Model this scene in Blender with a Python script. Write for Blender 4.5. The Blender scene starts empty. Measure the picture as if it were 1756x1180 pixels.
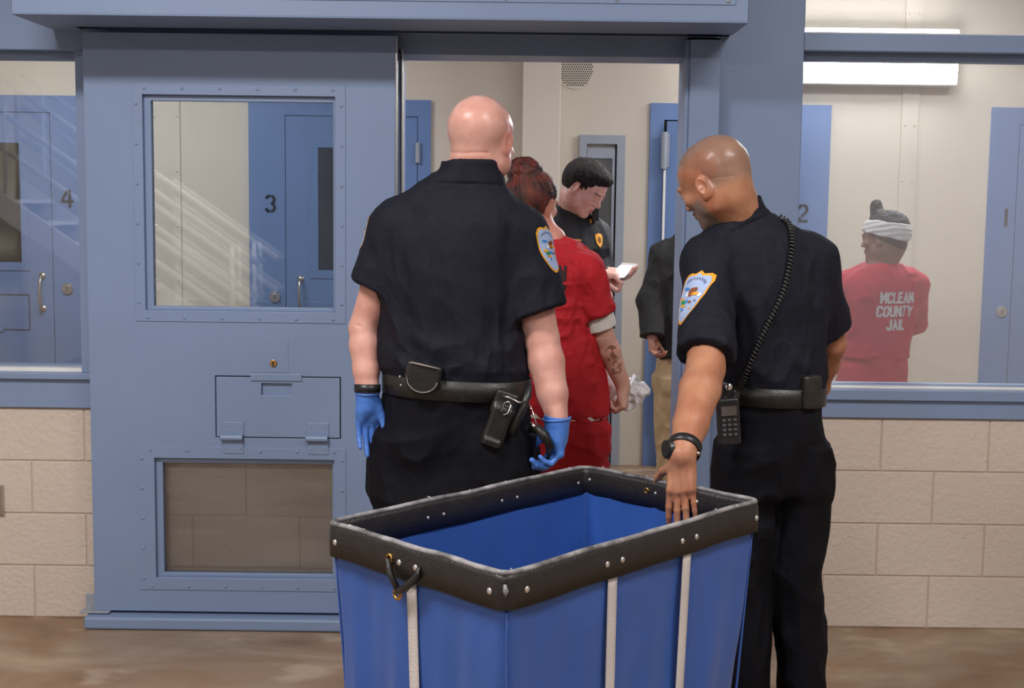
import bpy, bmesh, math, random
import numpy as np
from mathutils import Vector, Matrix, Euler
from mathutils.bvhtree import BVHTree
random.seed(7); np.random.seed(7)
S = bpy.context.scene
C = S.collection
PI = math.pi

# ---------------- camera ----------------
FPX = 2260.0; CAMZ = 1.6
TH = math.atan(240/2260.0); RL = 0.0125
cF = Vector((0, math.cos(TH), -math.sin(TH)))
cR = Vector((math.cos(RL), math.sin(TH)*math.sin(RL), math.cos(TH)*math.sin(RL)))
cU = cR.cross(cF)
cam_data = bpy.data.cameras.new('camera'); cam = bpy.data.objects.new('camera', cam_data); C.objects.link(cam)
M3 = Matrix((cR, cU, -cF)).transposed()
cam.matrix_world = Matrix.Translation((0, 0, CAMZ)) @ M3.to_4x4()
cam_data.sensor_width = 36.0; cam_data.lens = 36.0*FPX/1756.0
cam_data.clip_start = 0.05; cam_data.clip_end = 60
S.camera = cam
def at(px, py, Y):
    """world point seen at pixel px,py in the vertical plane at distance Y"""
    d = cF + cR*((px-878)/FPX) + cU*((590-py)/FPX)
    return Vector((0, 0, CAMZ)) + d*(Y/d.y)

# ---------------- view / world ----------------
S.view_settings.view_transform = 'Standard'; S.view_settings.look = 'None'
S.view_settings.gamma = 1.0; S.view_settings.use_curve_mapping = False
S.view_settings.exposure = 0.35
w = bpy.data.worlds.new('world'); S.world = w; w.use_nodes = True
w.node_tree.nodes['Background'].inputs[0].default_value = (0.9, 0.93, 1.0, 1)
w.node_tree.nodes['Background'].inputs[1].default_value = 0.05

def area(name, loc, sx, sy, power, col=(1, 0.97, 0.95), rot=(0, 0, 0)):
    l = bpy.data.lights.new(name, 'AREA'); l.shape = 'RECTANGLE'; l.size = sx; l.size_y = sy
    l.energy = power; l.color = col
    o = bpy.data.objects.new(name, l); o.location = loc; o.rotation_euler = rot; C.objects.link(o)
    return o
CEIL = 3.7      # dayroom ceiling
FCEIL = 3.05    # ceiling beyond the glass
LIGHTS_FRONT = [(-1.6, 2.0, 84), (1.8, 1.9, 52), (-1.6, -1.6, 84), (1.8, -1.6, 42)]
for i, (x, y, p) in enumerate(LIGHTS_FRONT):
    area('ceiling_lamp_light', (x, y, CEIL-0.09), 1.15, 0.5, p, (1.0, 0.965, 0.95))
LIGHTS_BACK = [(-2.3, 6.6, 48), (0.7, 5.75, 15), (2.4, 6.4, 38)]
for i, (x, y, p) in enumerate(LIGHTS_BACK):
    area('ceiling_lamp_light', (x, y, FCEIL-0.09), 1.15, 0.25, p, (0.97, 0.97, 1.0))

# ---------------- node materials ----------------
def mat(name, col, rough=0.5, metal=0.0, noise=0.0, nscale=8, bump=0.0, bscale=60, spec=None, col2=None,
        sss=0.0, sheen=0.0, detail=4, alpha=None, coat=0.0):
    m = bpy.data.materials.new(name); m.use_nodes = True
    nt = m.node_tree; b = nt.nodes['Principled BSDF']
    b.inputs['Base Color'].default_value = (*col, 1); b.inputs['Roughness'].default_value = rough
    b.inputs['Metallic'].default_value = metal
    if spec is not None: b.inputs['Specular IOR Level'].default_value = spec
    if coat: b.inputs['Coat Weight'].default_value = coat; b.inputs['Coat Roughness'].default_value = 0.15
    tc = nt.nodes.new('ShaderNodeTexCoord')
    if noise or col2:
        n = nt.nodes.new('ShaderNodeTexNoise'); n.inputs['Scale'].default_value = nscale; n.inputs['Detail'].default_value = detail
        nt.links.new(tc.outputs['Object'], n.inputs['Vector'])
        r = nt.nodes.new('ShaderNodeValToRGB'); r.color_ramp.elements[0].position = 0.35; r.color_ramp.elements[1].position = 0.68
        c2 = col2 if col2 else tuple(c*(1-noise) for c in col)
        r.color_ramp.elements[0].color = (*c2, 1); r.color_ramp.elements[1].color = (*col, 1)
        nt.links.new(n.outputs['Fac'], r.inputs['Fac']); nt.links.new(r.outputs['Color'], b.inputs['Base Color'])
    if bump:
        n2 = nt.nodes.new('ShaderNodeTexNoise'); n2.inputs['Scale'].default_value = bscale; n2.inputs['Detail'].default_value = 3
        nt.links.new(tc.outputs['Object'], n2.inputs['Vector'])
        bp = nt.nodes.new('ShaderNodeBump'); bp.inputs['Strength'].default_value = bump; bp.inputs['Distance'].default_value = 0.004
        nt.links.new(n2.outputs['Fac'], bp.inputs['Height']); nt.links.new(bp.outputs['Normal'], b.inputs['Normal'])
    if sss:
        b.inputs['Subsurface Weight'].default_value = sss; b.inputs['Subsurface Radius'].default_value = (0.012, 0.005, 0.003)
        b.inputs['Subsurface Scale'].default_value = 1.0
    if sheen:
        b.inputs['Sheen Weight'].default_value = sheen; b.inputs['Sheen Roughness'].default_value = 0.5
    return m
def srgb(r, g, b):
    f = lambda c: (c/255/12.92) if c/255 <= 0.04045 else ((c/255+0.055)/1.055)**2.4
    return (f(r), f(g), f(b))
BLUE = mat('blue_gloss_enamel', srgb(128, 148, 182), 0.42, noise=0.05, nscale=3, bump=0.06, bscale=150)
BLUE_D = mat('blue_door_enamel', srgb(99, 126, 172), 0.42, noise=0.05, nscale=3, bump=0.05, bscale=150)
CREAM = mat('cream_wall_paint', srgb(205, 196, 181), 0.6, noise=0.05, nscale=2, bump=0.15, bscale=80)
BLOCK = mat('cream_block_paint', srgb(208, 194, 182), 0.5, noise=0.04, nscale=3, bump=1.0, bscale=55)
MORTAR = mat('painted_mortar', srgb(196, 176, 162), 0.6, bump=0.5, bscale=80)
CEILM = mat('ceiling_paint', srgb(215, 212, 206), 0.8, bump=0.1)
STEEL = mat('brushed_steel', (0.62, 0.61, 0.6), 0.28, metal=1.0, noise=0.1, nscale=30)
BRASS = mat('brass', (0.55, 0.33, 0.10), 0.35, metal=1.0)
DARK = mat('dark_gap', (0.012, 0.012, 0.014), 0.8)
NUM = mat('stencil_black', (0.02, 0.022, 0.03), 0.6, noise=0.3, nscale=60)
GREYF = mat('grey_door_frame_paint', srgb(150, 156, 168), 0.5, noise=0.05, nscale=4, bump=0.06)
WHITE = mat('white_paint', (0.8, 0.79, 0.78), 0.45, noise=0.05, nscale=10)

def concrete():
    m = bpy.data.materials.new('stained_concrete'); m.use_nodes = True; nt = m.node_tree; b = nt.nodes['Principled BSDF']
    tc = nt.nodes.new('ShaderNodeTexCoord')
    mp = nt.nodes.new('ShaderNodeMapping'); mp.inputs['Scale'].default_value = (1.0, 1.7, 1); nt.links.new(tc.outputs['Object'], mp.inputs['Vector'])
    n = nt.nodes.new('ShaderNodeTexNoise'); n.inputs['Scale'].default_value = 1.5; n.inputs['Detail'].default_value = 12; n.inputs['Roughness'].default_value = 0.62
    n.inputs['Distortion'].default_value = 0.6
    nt.links.new(mp.outputs['Vector'], n.inputs['Vector'])
    r = nt.nodes.new('ShaderNodeValToRGB'); e = r.color_ramp.elements
    e[0].position = 0.30; e[0].color = (*srgb(104, 84, 68), 1); e[1].position = 0.72; e[1].color = (*srgb(176, 152, 126), 1)
    k = e.new(0.45); k.color = (*srgb(138, 110, 84), 1); k = e.new(0.55); k.color = (*srgb(146, 126, 106), 1)
    nt.links.new(n.outputs['Fac'], r.inputs['Fac'])
    n3 = nt.nodes.new('ShaderNodeTexNoise'); n3.inputs['Scale'].default_value = 3.3; n3.inputs['Detail'].default_value = 5
    nt.links.new(mp.outputs['Vector'], n3.inputs['Vector'])
    r3 = nt.nodes.new('ShaderNodeValToRGB'); r3.color_ramp.elements[0].position = 0.58; r3.color_ramp.elements[1].position = 0.66
    nt.links.new(n3.outputs['Fac'], r3.inputs['Fac'])
    mx = nt.nodes.new('ShaderNodeMix'); mx.data_type = 'RGBA'; mx.inputs[7].default_value = (*srgb(178, 158, 136), 1)
    mm = nt.nodes.new('ShaderNodeMath'); mm.operation = 'MULTIPLY'; mm.inputs[1].default_value = 0.55
    nt.links.new(r3.outputs['Color'], mm.inputs[0]); nt.links.new(mm.outputs[0], mx.inputs[0])
    nt.links.new(r.outputs['Color'], mx.inputs[6]); nt.links.new(mx.outputs[2], b.inputs['Base Color'])
    b.inputs['Roughness'].default_value = 0.38
    bp = nt.nodes.new('ShaderNodeBump'); bp.inputs['Strength'].default_value = 0.15; bp.inputs['Distance'].default_value = 0.01
    nt.links.new(n.outputs['Fac'], bp.inputs['Height']); nt.links.new(bp.outputs['Normal'], b.inputs['Normal'])
    return m
CONC = concrete()

def glass(name, veil=0.0, refl=1.5):
    m = bpy.data.materials.new(name); m.use_nodes = True; nt = m.node_tree
    for n in list(nt.nodes): nt.nodes.remove(n)
    o = nt.nodes.new('ShaderNodeOutputMaterial'); mx = nt.nodes.new('ShaderNodeMixShader')
    t = nt.nodes.new('ShaderNodeBsdfTransparent'); t.inputs[0].default_value = (0.95, 0.965, 0.97, 1)
    g = nt.nodes.new('ShaderNodeBsdfGlossy'); g.inputs['Roughness'].default_value = 0.02
    f = nt.nodes.new('ShaderNodeFresnel'); f.inputs['IOR'].default_value = 1.55
    ad = nt.nodes.new('ShaderNodeMath'); ad.operation = 'MULTIPLY'; ad.inputs[1].default_value = refl
    nt.links.new(f.outputs[0], ad.inputs[0]); nt.links.new(ad.outputs[0], mx.inputs[0])
    nt.links.new(t.outputs[0], mx.inputs[1]); nt.links.new(g.outputs[0], mx.inputs[2])
    last = mx
    if veil:   # pale diffuse mix paints the reflected room haze onto the pane
        d = nt.nodes.new('ShaderNodeBsdfDiffuse'); d.inputs[0].default_value = (0.85, 0.83, 0.84, 1)
        m2 = nt.nodes.new('ShaderNodeMixShader'); m2.inputs[0].default_value = veil
        nt.links.new(mx.outputs[0], m2.inputs[1]); nt.links.new(d.outputs[0], m2.inputs[2]); last = m2
    nt.links.new(last.outputs[0], o.inputs[0])
    return m
GLASS = glass('window_glass', 0, 1.8); GLASS_L = glass('laminated_window_glass', 0, 3.2); GLASS_H = glass('reflection_haze_glass', 0.10)
def emis(name, col, s):
    m = bpy.data.materials.new(name); m.use_nodes = True; nt = m.node_tree
    b = nt.nodes['Principled BSDF']; b.inputs['Emission Color'].default_value = (*col, 1); b.inputs['Emission Strength'].default_value = s
    b.inputs['Base Color'].default_value = (0.8, 0.8, 0.8, 1); return m
LAMP = emis('lamp_lens', (0.95, 0.96, 1.0), 22.0)

# ---------------- mesh helpers ----------------
def link(name, me, m=None, parent=None, smooth=False):
    o = bpy.data.objects.new(name, me); C.objects.link(o)
    if m is not None and len(me.materials) == 0: me.materials.append(m)
    if parent is not None: o.parent = parent
    if smooth:
        for p in me.polygons: p.use_smooth = True
    return o
def local(o, parent):
    """keep world placement of a mesh written in world coordinates under a moved parent"""
    o.parent = parent; o.matrix_parent_inverse = Matrix.Translation(parent.location).inverted() if parent.rotation_euler[:] == (0, 0, 0) else parent.matrix_basis.inverted()
    return o
class MB:
    def __init__(s): s.bm = bmesh.new(); s.mi = 0
    def box(s, x0, x1, y0, y1, z0, z1, bev=0.0, mi=None):
        b2 = bmesh.new(); bmesh.ops.create_cube(b2, size=1)
        for v in b2.verts: v.co = Vector(((x0+x1)/2+v.co.x*(x1-x0), (y0+y1)/2+v.co.y*(y1-y0), (z0+z1)/2+v.co.z*(z1-z0)))
        if bev: bmesh.ops.bevel(b2, geom=b2.edges[:], offset=bev, segments=2, affect='EDGES', profile=0.7)
        s.add(b2, mi); return s
    def add(s, b2, mi=None, M=None):
        if M is not None: bmesh.ops.transform(b2, matrix=M, verts=b2.verts)
        me = bpy.data.meshes.new('t'); b2.to_mesh(me); b2.free(); n = len(s.bm.faces)
        s.bm.from_mesh(me); bpy.data.meshes.remove(me)
        if mi is not None:
            s.bm.faces.ensure_lookup_table()
            for f in s.bm.faces[n:]: f.material_index = mi
    def cyl(s, p, q, r, r2=None, seg=20, mi=None, caps=True):
        p = Vector(p); q = Vector(q); d = q-p; b2 = bmesh.new()
        bmesh.ops.create_cone(b2, cap_ends=caps, segments=seg, radius1=r, radius2=r if r2 is None else r2, depth=d.length)
        M = Matrix.Translation((p+q)/2) @ d.to_track_quat('Z', 'Y').to_matrix().to_4x4()
        s.add(b2, mi, M); return s
    def sphere(s, c, r, sc=(1, 1, 1), seg=16, mi=None, rot=None):
        b2 = bmesh.new(); bmesh.ops.create_uvsphere(b2, u_segments=seg, v_segments=seg//2, radius=r)
        M = Matrix.Translation(c) @ (rot.to_4x4() if rot is not None else Matrix()) @ Matrix.Diagonal((*sc, 1))
        s.add(b2, mi, M); return s
    def tube(s, pts, r, seg=10, closed=False, mi=None, radii=None, flat=1.0, up=(0, 0, 1)):
        pts = [Vector(p) for p in pts]; n = len(pts); rings = []
        b = bmesh.new(); upv = Vector(up)
        for i, p in enumerate(pts):
            if closed: t = pts[(i+1) % n]-pts[i-1]
            else: t = pts[min(i+1, n-1)]-pts[max(i-1, 0)]
            t.normalize(); a = t.cross(upv)
            if a.length < 1e-3: a = t.cross(Vector((1, 0, 0)))
            a.normalize(); c = a.cross(t); rr = radii[i] if radii else r
            rings.append([b.verts.new(p+(a*math.cos(k*2*PI/seg)*flat+c*math.sin(k*2*PI/seg))*rr) for k in range(seg)])
        for i in range(n if closed else n-1):
            A, B = rings[i], rings[(i+1) % n]
            for k in range(seg): b.faces.new((A[k], A[(k+1) % seg], B[(k+1) % seg], B[k]))
        if not closed:
            b.faces.new(rings[0][::-1]); b.faces.new(rings[-1])
        s.add(b, mi); return s
    def poly(s, pts, thick_vec, mi=None):
        """prism: polygon in space extruded by a vector"""
        b = bmesh.new(); t = Vector(thick_vec); pts = [Vector(p) for p in pts]
        A = [b.verts.new(p) for p in pts]; B = [b.verts.new(p+t) for p in pts]; n = len(pts)
        b.faces.new(A); b.faces.new(B[::-1])
        for i in range(n): b.faces.new((A[i], B[i], B[(i+1) % n], A[(i+1) % n]))
        bmesh.ops.recalc_face_normals(b, faces=b.faces); s.add(b, mi); return s
    def build(s, name, m, parent=None, smooth=False, bevel=0.0):
        me = bpy.data.meshes.new(name)
        bmesh.ops.recalc_face_normals(s.bm, faces=s.bm.faces)
        s.bm.to_mesh(me); s.bm.free()
        for k in (m if isinstance(m, (list, tuple)) else [m]): me.materials.append(k)
        o = link(name, me)
        if smooth:
            for p in me.polygons: p.use_smooth = True
        if bevel:
            bv = o.modifiers.new('bevel', 'BEVEL'); bv.width = bevel; bv.segments = 2; bv.limit_method = 'ANGLE'
        if parent is not None: local(o, parent)
        return o
def tag(o, label=None, cat=None, group=None, kind=None):
    if label: o['label'] = label
    if cat: o['category'] = cat
    if group: o['group'] = group
    if kind: o['kind'] = kind
    return o
def empty(name, loc, label=None, cat=None, group=None, kind=None):
    o = bpy.data.objects.new(name, None); C.objects.link(o); o.location = loc; o.empty_display_size = 0.1
    return tag(o, label, cat, group, kind)
def struct(o, label=None, cat=None): return tag(o, label, cat, None, 'structure')
_rivet = None
def rivet(p, nrm, parent, r=0.008, name='rivet', m=None):
    """a low dome bolt head, its own object with shared mesh"""
    global _rivet
    if _rivet is None:
        b = bmesh.new(); bmesh.ops.create_uvsphere(b, u_segments=12, v_segments=8, radius=1)
        for v in b.verts: v.co.z = max(v.co.z, -0.05)*0.55
        _rivet = {}
        _rivet['b'] = bpy.data.meshes.new('rivet'); b.to_mesh(_rivet['b']); b.free()
    m = m or BLUE
    if m.name not in _rivet:
        me = _rivet['b'].copy(); me.materials.append(m)
        for p_ in me.polygons: p_.use_smooth = True
        _rivet[m.name] = me
    o = bpy.data.objects.new(name, _rivet[m.name]); C.objects.link(o)
    Mx = Matrix.Translation(p) @ Vector(nrm).to_track_quat('Z', 'Y').to_matrix().to_4x4() @ Matrix.Scale(r, 4)
    if parent is not None:
        o.parent = parent; o.matrix_parent_inverse = Matrix.Translation(parent.location).inverted()
    o.matrix_basis = Mx
    return o
# =====================================================  THE SETTING
YW = 4.92          # face of the dividing wall
YD = 4.83          # face of the sliding door
YF = 8.05          # far wall
WT = 0.20          # wall thickness
NY = (0, -1, 0)
struct(MB().box(-4.4, 4.4, -4.4, 8.3, -0.1, 0).build('floor', CONC), 'stained brown concrete floor', 'floor')
struct(MB().box(-4.4, 4.4, -4.4, YW+WT, CEIL, CEIL+0.1).build('ceiling', CEILM), 'pale dayroom ceiling', 'ceiling')
struct(MB().box(-4.4, 4.4, YW+WT, 8.3, FCEIL, FCEIL+0.1).build('ceiling', CEILM), 'pale ceiling of the cell area beyond the glass', 'ceiling')
struct(MB().box(-4.5, -4.4, -4.4, 8.3, 0, CEIL).build('wall_left', CREAM), 'cream side wall on the left', 'wall')
struct(MB().box(4.4, 4.5, -4.4, 8.3, 0, CEIL).build('wall_right', CREAM), 'cream side wall on the right', 'wall')
struct(MB().box(-4.5, 4.5, -4.5, -4.4, 0, CEIL).build('wall_back', mat('slate_blue_wall_paint', srgb(96, 108, 128), 0.6)), 'slate-blue wall behind the viewer, darkened behind the mirrored staircase', 'wall')  # unseen wall, darkened so the mirrored staircase stands out in the glass
struct(MB().box(-4.4, 4.4, YF, YF+0.12, 0, FCEIL).build('wall_far', CREAM), 'smooth cream far wall holding the numbered cell doors', 'wall')

def block_wall(name, x0, x1, phase, label):
    b = MB(); b.box(x0, x1, YW+0.004, YW+WT, 0, 0.815, mi=1)
    for c in range(4):
        z0 = 0.2032*c; off = phase + (0.2032 if c % 2 else 0)
        k = math.floor((x0-off)/0.4064)
        while off+k*0.4064 < x1:
            a = max(x0, off+k*0.4064+0.0035); e = min(x1, off+(k+1)*0.4064-0.0035)
            if e-a > 0.02: b.box(a, e, YW, YW+0.05, z0+0.0035, z0+0.2032-0.0035, bev=0.003, mi=0)
            k += 1
    o = b.build(name, [BLOCK, MORTAR]); return struct(o, label, 'wall')
# courses counted from the floor: top course is c=3
block_wall('wall_front_left', -4.4, -0.5, -1.613-0.2032, 'low cream painted block wall left of the doorway')
block_wall('wall_front_right', 1.04, 4.4, 1.402-0.2032, 'low cream painted block wall right of the doorway')

# ---- steel framing (blue) ----
fr = MB()
fr.box(-4.4, -0.5, YW-0.012, YW+WT, 0.815, 0.925)           # left sill
fr.box(-4.4, -0.5, YW-0.03, YW+WT, 0.925, 0.950)
fr.box(-0.5, -0.42, YW-0.012, YW+WT, 0, 2.16)               # left jamb
fr.box(-1.615, -1.555, YW-0.012, YW+WT, 0.95, 2.14)         # mullion behind the sliding door
fr.box(-4.4, 0.75, YW-0.012, YW+WT, 2.14, CEIL)             # header wall
struct(fr.build('trim_1', BLUE, bevel=0.003), 'blue steel framing around the left glazing and doorway', 'trim')
fr = MB()
fr.box(1.05, 4.4, YW-0.012, YW+WT, 0.815, 0.885)
fr.box(1.05, 4.4, YW-0.03, YW+WT, 0.885, 0.925)
fr.box(0.625, 1.055, YW-0.012, YW+WT, 0, CEIL)              # post right of the doorway
fr.box(1.055, 4.4, YW-0.012, YW+WT, 2.172, 2.235)             # transom
fr.box(1.055, 4.4, YW-0.012, YW+WT, 2.9, CEIL)
struct(fr.build('trim_2', BLUE, bevel=0.003), 'blue steel post, transom and sill of the right glazing', 'trim')
# receiving jamb
fr = MB(); fr.box(0.632, 0.742, YW-0.075, YW-0.012, 0.0, 2.2); fr.box(0.618, 0.634, YW-0.06, YW+0.05, 0.0, 2.2)
struct(fr.build('trim_3', BLUE, bevel=0.003), 'raised blue receiving jamb on the right side of the doorway', 'trim')
fr = MB(); fr.box(-0.418, -0.411, YW-0.02, YW+0.03, 0.0, 2.16)
struct(fr.build('trim_4', STEEL, bevel=0.002), 'thin bright steel strip on the left jamb of the doorway', 'trim')

def window(name, x0, x1, z0, z1, label, g, fw=0.028):
    r = empty(name, ((x0+x1)/2, YW+0.08, z0)); struct(r, label, 'window')
    f = MB(); y0, y1 = YW+0.05, YW+0.12
    f.box(x0, x0+fw*.5, y0, y1, z0, z1); f.box(x1-fw*.5, x1, y0, y1, z0, z1)
    f.box(x0, x1, y0, y1, z0, z0+fw*.4); f.box(x0, x1, y0, y1, z1-fw, z1)
    f.build('window_frame', BLUE, r, bevel=0.002)
    MB().box(x0, x1, YW+0.0, YW+0.05, z0, z0+(.014 if x0 < 0 else .007)).build('bead_sill_highlight', WHITE, r, bevel=0.002)  # left: pale bead; right: white strip painting the lamp's highlight on the sill
    MB().box(x0, x1, YW+0.078, YW+0.082, z0, z1).build('window_pane', g, r)
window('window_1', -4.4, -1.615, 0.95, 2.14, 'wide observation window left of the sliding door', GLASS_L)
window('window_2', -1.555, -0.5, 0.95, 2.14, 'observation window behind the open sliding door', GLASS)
window('window_3', 1.055, 4.4, 0.925, 2.172, 'wide observation window right of the doorway, reflected haze painted in', GLASS_H)
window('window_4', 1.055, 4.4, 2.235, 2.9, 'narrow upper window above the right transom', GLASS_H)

# ---- header box over the door track ----
HX0, HX1, HY, HZ = -1.69, 0.778, 4.50, 2.215
hd = empty('door_track_housing', (0, HY, HZ), 'long blue steel housing over the sliding door track', 'housing')
b = MB()
b.box(HX0, HX1, HY, HY+0.006, HZ, 2.9); b.box(HX0, HX1, HY, YW-0.013, 2.894, 2.9)
b.box(HX0, HX0+0.006, HY, YW-0.013, HZ, 2.9); b.box(HX1-0.006, HX1, HY, YW-0.013, HZ, 2.9)
b.box(HX0, HX1, HY, YD-0.03, HZ-0.004, HZ+0.002); b.box(HX0, HX1, YD+0.06, YW-0.013, HZ-0.004, HZ+0.002)
b.box(HX0, -1.58, YD-0.03, YD+0.06, HZ-0.004, HZ+0.002)
b.build('housing_shell', BLUE, hd, bevel=0.004)
MB().box(HX0+0.02, -0.355, HY-0.004, HY, HZ+0.055, 2.6).build('cover_plate', BLUE, hd, bevel=0.0015)
cvp = MB().box(-0.352, HX1-0.045, HY-0.004, HY, HZ+0.055, 2.6).build('cover_plate', BLUE, hd, bevel=0.0015)
for px in (50, 238, 430, 625, 675, 868, 1058, 1248):
    p = at(px, 5+0.009*px, HY); rivet((p.x, HY-0.004, HZ+0.068), NY, cvp, 0.008, 'bolt', GREYF)

# ---- floor track ----
ft = empty('floor_track', (-1.1, YD, 0), 'blue steel floor track under the sliding door', 'track')
MB().box(-1.585, -0.36, YD-0.055, YD+0.05, 0.002, 0.048).build('track_channel', BLUE, ft, bevel=0.008)
b = MB(); b.box(-1.60, -1.5, YD+0.02, YD+0.026, 0.062, 0.115); b.box(-1.61, -1.5, YD-0.02, YD+0.03, 0.052, 0.058)
b.build('guide_bracket', GREYF, ft, bevel=0.002)

# ---- sliding door ----
DX0, DX1, DZ0, DZ1 = -1.56, -0.433, 0.058, 2.197
U = (-1.348, -0.650, 1.195, 1.978)     # upper opening  x0 x1 z0 z1
L = (-1.325, -0.655, 0.188, 0.645)     # lower opening
sd = empty('door_1', ((DX0+DX1)/2, YD, DZ0)); struct(sd, 'heavy blue sliding steel door standing open with two windows and a pass slot', 'door')
P = (-1.092, -0.635, 0.728, 0.952)     # pass slot
b = MB(); y0, y1 = YD, YD+0.055
def slab_with_holes(b, x0, x1, z0, z1, holes, y0, y1):
    xs = sorted({x0, x1, *[h[0] for h in holes], *[h[1] for h in holes]}); zs = sorted({z0, z1, *[h[2] for h in holes], *[h[3] for h in holes]})
    bm = bmesh.new(); V = {}
    def vv(x, y, z):
        k = (round(x, 5), round(y, 5), round(z, 5))
        if k not in V: V[k] = bm.verts.new(k)
        return V[k]
    solid = set()
    for i in range(len(xs)-1):
        for j in range(len(zs)-1):
            cx, cz = (xs[i]+xs[i+1])/2, (zs[j]+zs[j+1])/2
            if not any(h[0] < cx < h[1] and h[2] < cz < h[3] for h in holes): solid.add((i, j))
    for (i, j) in solid:
        a, c, d, e = xs[i], xs[i+1], zs[j], zs[j+1]
        bm.faces.new((vv(a, y0, d), vv(c, y0, d), vv(c, y0, e), vv(a, y0, e)))
        bm.faces.new((vv(a, y1, d), vv(a, y1, e), vv(c, y1, e), vv(c, y1, d)))
        for (di, dj, p, q) in ((-1, 0, (a, d), (a, e)), (1, 0, (c, d), (c, e)), (0, -1, (a, d), (c, d)), (0, 1, (a, e), (c, e))):
            if (i+di, j+dj) not in solid:
                bm.faces.new((vv(p[0], y0, p[1]), vv(q[0], y0, q[1]), vv(q[0], y1, q[1]), vv(p[0], y1, p[1])))
    bmesh.ops.recalc_face_normals(bm, faces=bm.faces)
    b.add(bm)
slab_with_holes(b, DX0, DX1, DZ0, DZ1, [U, L, (P[0]-0.004, P[1]+0.004, P[2]-0.004, P[3]+0.004)], y0, y1)
b.build('door_panel', BLUE, sd, bevel=0.0015)
MB().box(P[0]-0.01, P[1]+0.01, YD+0.03, YD+0.04, P[2]-0.01, P[3]+0.01).build('slot_backing', DARK, sd)
def glazing(op, out, nx, nz, rz):
    x0, x1, z0, z1 = op; a0, a1, c0, c1 = out
    b = MB()                                   # flange on the face: plate with hole, then sloping stop
    slab_with_holes(b, a0, a1, c0, c1, [op], YD-0.0035, YD)
    fl_ = b.build('glazing_flange', BLUE, sd, bevel=0.001)
    b = MB(); t = 0.026
    slab_with_holes(b, x0, x1, z0, z1, [(x0+t, x1-t*0.4, z0+t*0.55, z1-t*0.8)], YD+0.016, YD+0.05)
    b.build('glazing_stop', BLUE, sd, bevel=0.002)
    MB().box(x0+0.005, x1-0.005, YD+0.03, YD+0.036, z0+0.005, z1-0.005).build('door_glass', GLASS, sd)
    for i in range(nx):
        x = a0+0.045+(a1-a0-0.09)*i/(nx-1)
        for z in (c0+0.014, c1-0.014): rivet((x, YD-0.0035, z), NY, fl_, 0.0065)
    for i in range(nz):
        z = c0+rz+(c1-c0-2*rz)*i/(nz-1)
        for x in (a0+0.014, a1-0.014): rivet((x, YD-0.0035, z), NY, fl_, 0.0065)
glazing(U, (-1.385, -0.613, 1.155, 2.015), 6, 6, 0.07)
glazing(L, (-1.385, -0.612, 0.142, 0.688), 6, 5, 0.045)
# pass slot door
ps = MB(); slab_with_holes(ps, P[0], P[1], P[2], P[3], [(-0.925, -0.812, 0.885, 0.930)], YD-0.002, YD+0.012)
psd = ps.build('slot_door', BLUE, sd, bevel=0.0015)
b = MB(); b.box(-0.930, -0.807, YD+0.012, YD+0.028, 0.880, 0.935); b.build('finger_recess', BLUE, psd)
MB().box(-0.965, -0.775, YD-0.007, YD-0.0005, 0.939, 0.966).build('latch_bar', BLUE, sd, bevel=0.002)
for x in (-1.03, -0.715):
    b = MB(); b.box(x-0.040, x+0.040, YD-0.0065, YD-0.002, 0.730, 0.785); b.box(x-0.038, x+0.038, YD-0.0065, YD-0.001, 0.665, 0.722)
    b.cyl((x-0.045, YD-0.014, 0.726), (x+0.037, YD-0.014, 0.726), 0.012, mi=None)
    h = b.build('slot_hinge', BLUE, sd, smooth=False, bevel=0.002)
    for dx in (-0.025, 0.025):
        for z in (0.768, 0.684): rivet((x+dx, YD-0.0066, z), NY, h, 0.004, 'hinge_screw')
lkp = MB().box(-0.955, -0.825, YD-0.0015, YD, 0.97, 1.095).build('lock_plate', BLUE, sd, bevel=0.0005)
p = at(469, 623, YD); b = MB(); b.cyl((p.x, YD-0.007, p.z), (p.x, YD, p.z), 0.013, mi=0); b.box(p.x-0.003, p.x+0.002, YD-0.0075, YD-0.003, p.z-0.012, p.z+0.008, mi=1)
b.build('key_cylinder', [BRASS, DARK], lkp, bevel=0.001)
MB().box(DX1-0.001, DX1+0.007, YD+0.004, YD+0.05, DZ0, DZ1).build('edge_strip', STEEL, sd, bevel=0.002)

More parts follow.
